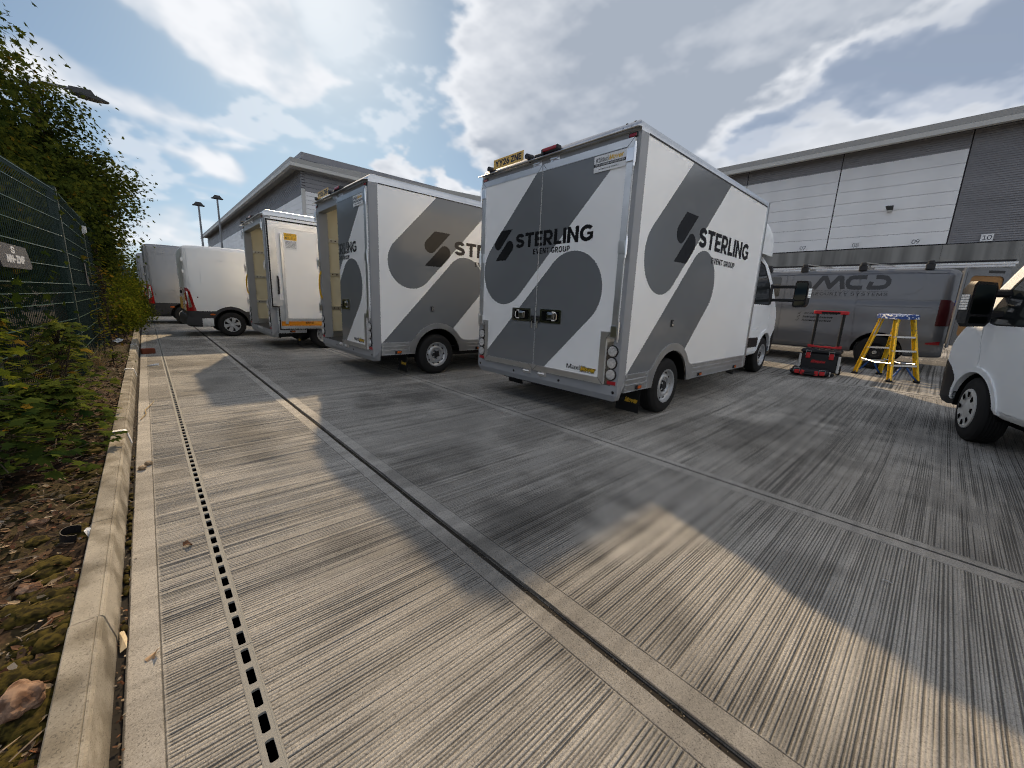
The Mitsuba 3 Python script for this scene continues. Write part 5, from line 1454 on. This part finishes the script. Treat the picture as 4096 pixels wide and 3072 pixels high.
# dry grass tuft
rg = np.random.default_rng(90)
t = Thing('dry_grass_tuft', 'pale dry grass tuft at the foot of the fence', 'grass')
bl = []
for _ in range(90):
    a, r = rg.uniform(0, 6.28), rg.uniform(0, .05)
    b = np.array([-.60 + r * math.cos(a), 8.05 + r * math.sin(a), .08])
    e = b + [rg.normal(0, .09), rg.normal(0, .09), rg.uniform(.18, .42)]
    bl.append(tube([b, (b + e) / 2 + [0, 0, .03], e], [.002, .0016, .0007], 3))
mat('straw', (.30, .22, .11), rough=.8)
t.solo(cat(*bl), 'straw', smooth=False)

# litter on the bed: leaves, twigs, chips, moss cushions, stones
rg = np.random.default_rng(95)
n = 9000
px = rg.uniform(-1.2, -.325, n); py = 1.2 + 9.0 * rg.uniform(0, 1, n) ** 1.4
pz = np.array([bed_z(a, b) for a, b in zip(px, py)]) + .006
pal = np.array([(.085, .04, .02), (.14, .08, .042), (.24, .18, .115), (.045, .026, .015), (.13, .05, .022), (.03, .022, .015), (.32, .27, .21)])
o, cc = leaves(np.stack([px, py, pz], 1), np.stack([rg.normal(0, .35, n), rg.normal(0, .35, n), np.ones(n)], 1), np.full(n, .024) * rg.uniform(.4, 1.7, n), np.array([(-.2, 0), (.25, .1), (.3, .6), (.05, 1.0), (-.25, .7)]), rg, curl=-.25)
ci = rg.choice(len(pal), n, p=[.22, .2, .14, .2, .1, .08, .06])
cc = np.repeat(pal[ci] * rg.uniform(.6, 1.2, (n, 1)), 6, 0)
scene['leaf_litter'] = ply(trimesh.Trimesh(o[0], o[1], process=False), 'vertex_matt', smooth=False, color=cc)
taken.add('leaf_litter')
labels['leaf_litter'] = {'label': 'brown dead leaves and bark chips covering the planting bed', 'category': 'leaves', 'kind': 'stuff'}
tw = []
for _ in range(280):
    x, y = rg.uniform(-1.1, -.33), 1.3 + 8 * rg.uniform() ** 1.6
    L, a = rg.uniform(.03, .15), rg.uniform(-.9, .9) + math.pi / 2 * rg.integers(0, 2)
    z = bed_z(x, y) + .012
    d = np.array([math.cos(a), math.sin(a), rg.normal(0, .08)]) * L / 2
    b_ = np.array([rg.normal(0, .012), rg.normal(0, .012), .008])
    tw.append(tube([np.array([x, y, z]) - d, np.array([x, y, z]) + b_, np.array([x, y, z]) + d], [.0018, .0022, .001], 3))
mat('twig', (.24, .18, .12), rough=.85)
scene['twigs'] = ply(cat(*tw), 'twig', smooth=False)
taken.add('twigs')
labels['twigs'] = {'label': 'thin dry twigs and stalks scattered over the planting bed', 'category': 'twigs', 'kind': 'stuff'}


def lump(rad, seed, flat=.7, rough=.35, sub=2, freq=3.0):
    m = trimesh.creation.icosphere(subdivisions=sub, radius=1.0)
    v = m.vertices
    v = v * (1 + rough * 2 * (meshkit.fbm(v * freq / 2 + seed * 3.7, 3, seed) - .5)[:, None])
    m.vertices = v * np.array(rad) * [1, 1, flat]
    return m


def f_moss(p, n, uv):
    return MIX((.016, .013, .004), (.070, .054, .011), SS(.3, .7, FB(p.x * 60, p.y * 60, p.z * 60)))
mat('moss', P(f_moss), rough=.95, spec=.1)
mo = []
for _ in range(120):
    x, y = -.33 - abs(rg.normal(0, .12)), 1.25 + 4.2 * rg.uniform() ** 1.4
    r = rg.uniform(.018, .055)
    mo.append(moved(lump((r, r * 1.25, r), int(rg.integers(1, 99)), .45, .5, 2, 5), place(x, y, bed_z(x, y) - .002, rz=rg.uniform(0, 360))))
scene['moss_cushions'] = ply(cat(*mo), 'moss', smooth=True)
taken.add('moss_cushions')
labels['moss_cushions'] = {'label': 'olive moss cushions along the back of the kerb', 'category': 'moss', 'kind': 'stuff'}
mo = []
for _ in range(46):
    y = 1.55 + 2.6 * rg.uniform()
    if rg.uniform() < .5 and not (1.9 < y < 3.3): continue
    r = rg.uniform(.006, .014)
    mo.append(moved(lump((r, r * 1.7, r), int(rg.integers(1, 99)), .8, .5, 1, 5), place(-.197 + rg.normal(0, .003), y, -.006)))
scene['gutter_moss'] = ply(cat(*mo), 'moss', smooth=True)
taken.add('gutter_moss')
labels['gutter_moss'] = {'label': 'small green moss tufts in the gap at the kerb foot', 'category': 'moss', 'kind': 'stuff'}
n = 420
py = 1.1 + 9 * rg.uniform(0, 1, n) ** 1.4
o, cc = leaves(np.stack([-.197 + rg.normal(0, .018, n), py, np.full(n, -.004)], 1), np.stack([rg.normal(0, .5, n), rg.normal(0, .5, n), np.ones(n)], 1), np.full(n, .014), np.array([(-.2, 0), (.25, .1), (.3, .6), (.05, 1.0), (-.25, .7)]), rg)
cc = np.repeat(pal[rg.choice(len(pal), n)] * rg.uniform(.5, 1.2, (n, 1)), 6, 0)
scene['gutter_debris'] = ply(trimesh.Trimesh(o[0], o[1], process=False), 'vertex_matt', smooth=False, color=cc)
taken.add('gutter_debris')
labels['gutter_debris'] = {'label': 'leaf crumbs and grit gathered along the kerb foot', 'category': 'debris', 'kind': 'stuff'}
n = 900
py = rg.uniform(.2, 9, n)
o, cc = leaves(np.stack([rg.uniform(1.131, 1.156, n), py, np.full(n, -.013)], 1), np.stack([rg.normal(0, .5, n), rg.normal(0, .5, n), np.ones(n)], 1), np.full(n, .008), np.array([(-.2, 0), (.25, .1), (.3, .6), (.05, 1.0), (-.25, .7)]), rg)
cc = np.repeat(np.array([(.10, .085, .065)]) * rg.uniform(.3, 1.6, (n, 1)), 6, 0)
scene['joint_grit'] = ply(trimesh.Trimesh(o[0], o[1], process=False), 'vertex_matt', smooth=False, color=cc)
taken.add('joint_grit')
labels['joint_grit'] = {'label': 'grit and crumbs lying in the open joint between two slabs', 'category': 'grit', 'kind': 'stuff'}


# ---------------------------------------------------------------- small things on the ground
def scrap(name, label, category, pos, size, color_mat, seed, rz=0, outline=None, curl=.3):
    t = Thing(name, label, category)
    o = np.array(outline if outline is not None else [(-.25, 0), (.05, -.05), (.3, .15), (.28, .7), (.05, 1.0), (-.2, .75)]) - [0, .5]
    c = np.vstack([[0, 0], o])
    rg = np.random.default_rng(seed)
    h = .25 * curl * rg.normal(size=len(c)) * size + .3 * curl * size * np.abs(c[:, 0])
    top = np.column_stack([c * size, h + .004]); low = top - [0, 0, .0015]
    k, n = len(o), len(c)
    f = [(0, 1 + i, 1 + (i + 1) % k) for i in range(k)]
    f = f + [(n + a, n + c_, n + b) for a, b, c_ in f] + [q for i in range(k) for q in ((1 + i, n + 1 + i, 1 + (i + 1) % k), (1 + (i + 1) % k, n + 1 + i, n + 1 + (i + 1) % k))]
    t.M = place(*pos, rz=rz)
    t.solo(trimesh.Trimesh(np.vstack([top, low]), f, process=False), color_mat, smooth=False)


mat('leaf_brown', (.14, .065, .03), rough=.8)
mat('leaf_tan', (.42, .28, .16), rough=.8)
mat('bark_chip', (.55, .46, .31), rough=.85)
scrap('dead_leaf', 'curled brown leaf on the concrete left of the slot drain', 'leaf', (.022, 2.407, .004), .05, 'leaf_brown', 1, 40, curl=1.0)
scrap('dead_leaf', 'pale tan leaf on the smooth strip by the kerb', 'leaf', (-.114, 1.687, .003), .042, 'leaf_tan', 2, -60, curl=.9)
scrap('bark_chip', 'long pale chip of bark in the gap at the kerb foot', 'wood', (-.197, 1.85, -.004), .12, 'bark_chip', 3, 4, [(-.09, 0), (.07, .02), (.10, .5), (.04, 1.0), (-.06, .9)], .1)
scrap('paper_scrap', 'torn white paper lying beside the kerb short of the half brick', 'litter', (-.05, 8.8, .004), .22, 'sign_white', 4, 80, [(-.1, 0), (.1, .05), (.12, .5), (.02, 1.0), (-.12, .6)], .3)
scrap('paper_scrap', 'white scrap on the planting bed near the far shrubs', 'litter', (-.55, 12.0, .12), .25, 'sign_white', 5, 30, None, .5)
scrap('paper_scrap', 'small white shred on the kerb corner near the lowest kerb joint', 'litter', (-.327, 2.62, .105), .05, 'sign_white', 6, 10, None, .8)
t = Thing('half_brick', 'reddish half brick lying against the kerb', 'brick', place(-.07, 10.5, .05, rz=12))
t.solo(bx(-.10, .10, -.06, .06, -.055, .05, .008), 'brick_red', smooth=False)
for i, (x, y) in enumerate(((-.146, 3.70), (-.112, 3.78))):
    t = Thing('pine_cone', ('dark cone on the strip by the kerb, nearer of two', 'dark cone on the strip by the kerb, further of two')[i], 'cone', place(x, y, .013, rz=20 * i))
    t.solo(lump((.022, .028, .02), 5 + i, .75, .5, 2, 6), 'twig', smooth=True)
t = Thing('dry_twig', 'thin crooked pale twig across the gutter strip', 'twig')
t.solo(tube([(-.16, 5.15, .01), (-.12, 5.35, .012), (-.125, 5.5, .02), (-.08, 5.75, .012), (-.05, 5.95, .01)], [.004, .005, .005, .004, .002], 6), 'straw', smooth=40)
t = Thing('pot_shard', 'black curved piece of a plant pot behind the kerb', 'pot')
tt = np.linspace(.2, 4.4, 22)
o_ = [(math.cos(a), math.sin(a)) for a in tt]
sh = Polygon([(.042 * x, .042 * y) for x, y in o_] + [(.039 * x, .039 * y) for x, y in o_[::-1]])
t.M = place(-.375, 2.62, .115, rz=40, rx=14)
t.solo(prism(sh, .045, (0, 0, -.02), (1, 0, 0), (0, 1, 0)), 'plastic_black', smooth=30)
def f_rock(p, n, uv):
    return MIX((.10, .055, .035), (.30, .20, .14), SS(.3, .7, FB(p.x * 30, p.y * 30, p.z * 30, octaves=4)))
mat('rock', P(f_rock), rough=.95, spec=.1)
for i, (x, y, r, lb) in enumerate(((-.395, 1.60, .055, 'rough reddish stone at the lower left corner'), (-.46, 2.25, .03, 'small stone on the bed level with the pot shard'), (-.52, 2.9, .028, 'brown stone half sunk in the bed behind the kerb'))):
    t = Thing('bed_stone', lb, 'stone', place(x, y, bed_z(x, y) + r * .3, rz=50 * i))
    t.solo(lump((r, r * 1.3, r), 20 + i, .7, .6, 3, 2.5), 'rock', smooth=False)
for i, (x, y, lb) in enumerate(((2.56, -.02, 'small white shred on the shaded concrete at lower right'), (2.95, 3.35, 'tiny dark leaf on the slab between the joints'))):
    scrap('yard_litter', lb, 'litter', (x, y, .002), .04, ('sign_white', 'leaf_brown')[i], 30 + i, 50 * i, [(-.1, 0), (.1, .05), (.1, .6), (0, 1.0), (-.08, .6)], .3)

# ---------------------------------------------------------------- step ladder
LX, LY = 9.99, .645
t = Thing('step_ladder', 'yellow fibreglass step ladder with paint-splashed blue top', 'ladder')
G = lambda x, y: np.array([x, y, float(gz(x))])
feet = {'fl': G(10.119, 1.082), 'fr': G(9.599, .542), 'bl': G(10.344, .746), 'br': G(9.896, .208)}
tz = 1.325
ax = np.array([.60, .80, 0]); ax = (feet['fl'] - feet['br']); ax[2] = 0
c = np.mean(list(feet.values()), 0)
A = (feet['fl'] + feet['bl']) / 2 - c        # towards the two left feet
Bv = (feet['fl'] + feet['fr']) / 2 - c       # towards the two near feet
top = {k: c * [1, 1, 0] + [0, 0, tz - .05] + sa * A * .38 + sb * Bv * .62 for k, sa, sb in (('fl', 1, 1), ('bl', 1, -1), ('fr', -1, 1), ('br', -1, -1))}
top = {k: np.array([v[0], v[1], tz - .05]) for k, v in top.items()}
def channel(a, b, w, n):
    d = (b - a) / np.linalg.norm(b - a)
    n = n / np.linalg.norm(n)
    s = np.cross(d, n)
    pr = Polygon([(-w, -.014), (w, -.014), (w, .014), (w - .006, .014), (w - .006, -.006), (-w + .006, -.006), (-w + .006, .014), (-w, .014)])
    return prism(pr, np.linalg.norm(b - a), a, n, s, d)
for k in ('fl', 'fr', 'bl', 'br'):
    t.put('rail', channel(feet[k] + [0, 0, .015], top[k], .042, np.array([A[0], A[1], 0])), 'ladder_yellow', smooth=False)
    f = feet[k]
    t.put('foot', bx(f[0] - .05, f[0] + .05, f[1] - .045, f[1] + .045, f[2], f[2] + .035, .008), 'rubber', smooth=False)
for a, b in (('fl', 'bl'), ('fr', 'br')):
    for i, q in enumerate((.26, .49, .71)):
        p0, p1 = feet[a] * (1 - q) + top[a] * q, feet[b] * (1 - q) + top[b] * q
        d = (p1 - p0); L = np.linalg.norm(d); d /= L
        n = np.array([-d[1], d[0], 0]); n /= np.linalg.norm(n)
        t.put('tread', prism(Polygon([(-.04, -.014), (.04, -.014), (.04, .014), (-.04, .014)]), L, p0, n, np.array([0, 0, 1.0]), d), 'alu', smooth=False)
    p0, p1 = feet[a] * .82 + top[a] * .18, feet[b] * .82 + top[b] * .18
    q0, q1 = feet[a] * .97 + top[a] * .03, feet[b] * .97 + top[b] * .03
    mid0, mid1 = p0 * .62 + p1 * .38, p0 * .38 + p1 * .62
    up = np.array([0, 0, .055])
    t.put('brace', tube([q0, (q0 + mid0) / 2 + [0, 0, .01], mid0 + up], .015, 6), 'blue_plastic', smooth=40)
    t.put('brace', tube([q1, (q1 + mid1) / 2 + [0, 0, .01], mid1 + up], .015, 6), 'blue_plastic', smooth=40)
for a, b in (('fl', 'fr'), ('bl', 'br')):
    q = .29
    p0, p1 = feet[a] * (1 - q) + top[a] * q, feet[b] * (1 - q) + top[b] * q
    m_ = (p0 + p1) / 2 - [0, 0, .03]
    t.put('spreader', tube([p0, p0 * .6 + m_ * .4, m_, p1 * .6 + m_ * .4, p1], .013, 6), 'alu', smooth=40)
ca, cb = A * .38 + A / np.linalg.norm(A) * .045, Bv * .62 + Bv / np.linalg.norm(Bv) * .05
cap = m3.Manifold.hull_points([tuple(np.array([c[0], c[1], tz + dz]) + sa * ca * k + sb * cb * k) for sa in (-1, 1) for sb in (-1, 1) for dz, k in ((-.055, 1.0), (.012, 1.0), (.026, .93))])
t.put('top_cap', cap, 'blue_cap', smooth=30)
t.put('warning_label', prism(rect(-.028, .80, .028, 1.15), .0012, feet['fl'] + [-.016, -.012, .0], np.cross((top['fl'] - feet['fl']) / np.linalg.norm(top['fl'] - feet['fl']), [.55, .83, 0]), (top['fl'] - feet['fl']) / np.linalg.norm(top['fl'] - feet['fl'])), 'sign_white', smooth=False)

# ---------------------------------------------------------------- rolling tool box and case
zt = float(gz(9.75))
t = Thing('rolling_tool_box', 'black upright tool box on wheels with red latches and raised handle', 'tool box', place(9.60, 1.545, zt, rz=93))
# local: x along the box's width, y towards the warehouse, z up
t.put('body', bx(-.285, .285, -.02, .36, .055, .40, .02), 'plastic_black', smooth=30)
t.put('lid', bx(-.30, .30, -.03, .37, .40, .47, .018), 'plastic_black', smooth=30)
for x in (-.2, -.1, 0, .1, .2):
    t.put('lid_rib', bx(x - .03, x + .03, .0, .34, .465, .485, .008), 'plastic_black', smooth=30)
for x in (-.175, .175):
    t.put('latch', bx(x - .035, x + .035, .365, .395, .30, .405, .008), 'case_red', smooth=30)
    t.put('latch_wire', tube([(x - .038, .392, .36), (x - .038, .392, .445), (x + .038, .392, .445), (x + .038, .392, .36)], .004, 5), 'steel_silver', smooth=40)
    t.put('corner_rail', bx(x * 1.68 - .02, x * 1.68 + .02, .33, .372, .06, .37, .008), 'trim_pale', smooth=30)
t.put('emblem', prism(fit(unary_union([letters('Milwaukee', .05, 18), LineString([(0, -.25), (5.4, -.25)]).buffer(.06)]), -.12, .10, .215, .275), .003, (0, .362, 0), (-1, 0, 0), (0, 0, 1)), 'case_red', smooth=False)
t.put('toe_plate', bx(-.26, .26, .30, .42, .0, .05, .01), 'plastic_black', smooth=30)
for s in (-1, 1):
    t.put('wheel', cyl((s * .24, -.02, .085), (s * .31, -.02, .085), .085, 18), 'rubber', smooth=30)
    t.put('handle_tube', tube([(s * .20, .02, .46), (s * .20, -.02, 1.13)], .024, 8), 'rubber', smooth=40)
t.put('handle_bracket', m3.Manifold.hull_points([(s * w, y, z) for s in (-1, 1) for w, y, z in ((.255, -.03, .49), (.255, .05, .49), (.26, -.03, .535), (.26, .05, .535))]) - m3.Manifold.cube((.34, .3, .05)).translate((-.17, -.1, .515)), 'case_red', smooth=30)
t.put('handle_grip', cat(bx(-.15, .15, -.045, .005, 1.135, 1.175, .01)), 'rubber', smooth=30)
for s in (-1, 1):
    t.put('handle_corner', bx(s * .20 - .065, s * .20 + .065, -.05, .01, 1.125, 1.19, .012), 'case_red', smooth=30)
t.put('handle_top', bx(-.24, .24, -.05, .01, 1.165, 1.19, .008), 'case_red', smooth=30)

t = Thing('tool_case', 'flat black tool case with red latches lying in front of the tool box', 'tool box', place(9.02, 1.60, zt - .02, rz=97))
t.put('body', bx(-.29, .29, -.36, .0, .012, .125, .03), 'plastic_black', smooth=30)
t.put('lid_frame', bx(-.305, .305, -.375, .02, .06, .085, .01), 'plastic_black', smooth=30)
for x in (-.22, -.075, .075, .22):
    t.put('lid_rib', bx(x - .055, x + .055, -.33, -.03, .12, .14, .008), 'plastic_black', smooth=30)
for x in (-.19, .19):
    t.put('latch', bx(x - .04, x + .04, .002, .04, .035, .105, .008), 'case_red', smooth=30)
    t.put('latch_wire', tube([(x - .045, .035, .07), (x - .045, .035, .135), (x + .045, .035, .135), (x + .045, .035, .07)], .0045, 5), 'steel_silver', smooth=40)
for s in (-1, 1):
    t.put('handle_end', bx(s * .105 - .03, s * .105 + .03, .0, .05, .02, .105, .008), 'case_red', smooth=30)
    t.put('side_strip', bx(s * .30 - .008, s * .30 + .008, -.09, -.01, .02, .11, .004), 'trim_pale', smooth=30)
t.put('handle_grip', bx(-.11, .11, .025, .055, .03, .06, .01), 'plastic_black', smooth=30)

# ---------------------------------------------------------------- person leaning into the grey van
PM = place(11.30, -.50, .245, rz=84)        # local x: the way the person faces (into the van), y: to their left
t = Thing('person', 'person in a blue vest with silver bands bending into the grey van', 'person', PM)


def flesh(bones, fine=.045, it=10):
    parts = []
    for a, ra, b, rb in bones:
        sa = m3.Manifold.sphere(ra, 20).translate(tuple(a)); sb = m3.Manifold.sphere(rb, 20).translate(tuple(b))
        parts.append(m3.Manifold.batch_hull([sa, sb]))
    m = tm(m3.Manifold.batch_boolean(parts, m3.OpType.Add).refine_to_length(fine))
    trimesh.smoothing.filter_taubin(m, iterations=it)
    return m


hip, sh, nk = np.array([0, 0, .93]), np.array([.42, 0, 1.29]), np.array([.50, 0, 1.34])
legs = []
for s in (-1, 1):
    h_, kn, an = hip + [0, s * .09, -.02], np.array([.05, s * .12, .50]), np.array([-.05, s * .13, .09])
    legs += [(h_, .10, kn, .066), (kn, .064, an, .045)]
legs += [(hip + [0, .07, 0], .115, hip + [0, -.07, 0], .115), (hip, .12, hip + [.08, 0, .06], .125)]
t.put('trousers', flesh(legs), 'trousers', smooth=True)
for s in (-1, 1):
    t.put('boot', flesh([((-.08, s * .13, .06), .048, (.13, s * .14, .045), .042), ((-.05, s * .13, .11), .05, (-.05, s * .13, .06), .05)], .02, 6), 'rubber', smooth=True)
torso = [(hip + [.05, .06, .05], .12, sh + [-.10, .10, -.02], .135), (hip + [.05, -.06, .05], .12, sh + [-.10, -.10, -.02], .135), (sh + [0, .14, 0], .085, sh + [0, -.14, 0], .085), (sh + [-.1, 0, 0], .13, nk, .07)]
vest = flesh(torso)
t.put('vest', vest, 'vest_blue', smooth=True)
vm = man(vest)
axis = (sh - hip) / np.linalg.norm(sh - hip)
for q in (.30, .62):
    o_ = hip + (sh - hip) * q
    M = np.eye(4); M[:3, 2] = axis; M[:3, 1] = (0, 1, 0); M[:3, 0] = np.cross(M[:3, 1], axis); M[:3, 3] = o_
    slabm = m3.Manifold.cube((1, 1, .055), True).transform(M[:3])
    big = tm(vm); big = big.copy(); cc_ = big.vertices.mean(0)
    big.vertices = big.vertices + big.vertex_normals * .006
    t.put('reflective_band', man(big) ^ slabm, 'reflective', smooth=True)
head_c = nk + [.15, 0, -.01]
hd = trimesh.creation.icosphere(subdivisions=3, radius=1.0)
hd.vertices *= [.118, .078, .092]
v = hd.vertices
v[:, 0] += .02 * np.exp(-((v[:, 2] + .095) / .02) ** 2) * np.exp(-(v[:, 1] / .02) ** 2)
hd.apply_translation(head_c)
nose = flesh([(head_c + [.02, 0, -.088], .014, head_c + [-.005, 0, -.105], .013)], .01, 3)
ears = [moved(lump((.012, .028, .022), 3, 1, .1), place(*(head_c + [-.01, s * .08, -.01]))) for s in (-1, 1)]
body = flesh([(nk - [.04, 0, 0], .055, head_c - [.04, 0, .0], .058)], .02, 6)
arms = []
for s in (-1, 1):
    S0, E0, W0 = sh + [.0, s * .20, -.02], sh + [.18, s * .26, -.24], sh + [.42, s * .16, -.30]
    arms += [(S0, .062, E0, .046), (E0, .044, W0, .031), (W0, .030, W0 + [.06, 0, -.01], .036)]
    for i in range(4):
        a_ = W0 + [.08, (i - 1.5) * .020, -.012]
        arms += [(a_, .0095, a_ + [.04, 0, -.012 - .003 * i], .009), (a_ + [.04, 0, -.012 - .003 * i], .009, a_ + [.058, 0, -.035], .008)]
    arms += [(W0 + [.03, -s * .03, -.005], .011, W0 + [.075, -s * .052, -.025], .009)]
t.put('head', cat(hd, nose, *ears), 'skin', smooth=True)
t.put('neck', body, 'skin', smooth=True)
eyes = cat(*[moved(trimesh.creation.icosphere(subdivisions=1, radius=.010), place(*(head_c + [.03, s * .03, -.078]))) for s in (-1, 1)])
t.put('eyes', eyes, 'plastic_black', smooth=True)
t.put('mouth', bx(head_c[0] - .05, head_c[0] - .043, -.02, .02, head_c[2] - .088, head_c[2] - .082), 'case_red', smooth=False)
hair = trimesh.creation.icosphere(subdivisions=3, radius=1.0)
hair.vertices *= [.126, .085, .098]; hair.apply_translation(head_c + [.006, 0, .008])
t.put('hair', man(hair) - m3.Manifold.cube((1, 1, 1), True).translate(tuple(head_c + [.0, 0, -.53])), 'hair', smooth=True)
for q in (arms[:len(arms) // 2], arms[len(arms) // 2:]):
    t.put('arm', flesh(q, .012, 6), 'skin', smooth=True)
# grey-green holdall at the van's tail
t = Thing('work_bag', 'grey-green work bag on the ground behind the grey van', 'bag', place(11.2, -.68, .24, rz=20))
t.put('body', moved(lump((.26, .20, .34), 9, 1.0, .25, 3, 2), place(0, 0, .32)), 'work_cloth', smooth=True)
t.put('strap', tube([(-.16, 0, .62), (-.1, 0, .74), (.1, 0, .74), (.16, 0, .62)], .015, 6), 'work_cloth', smooth=40)
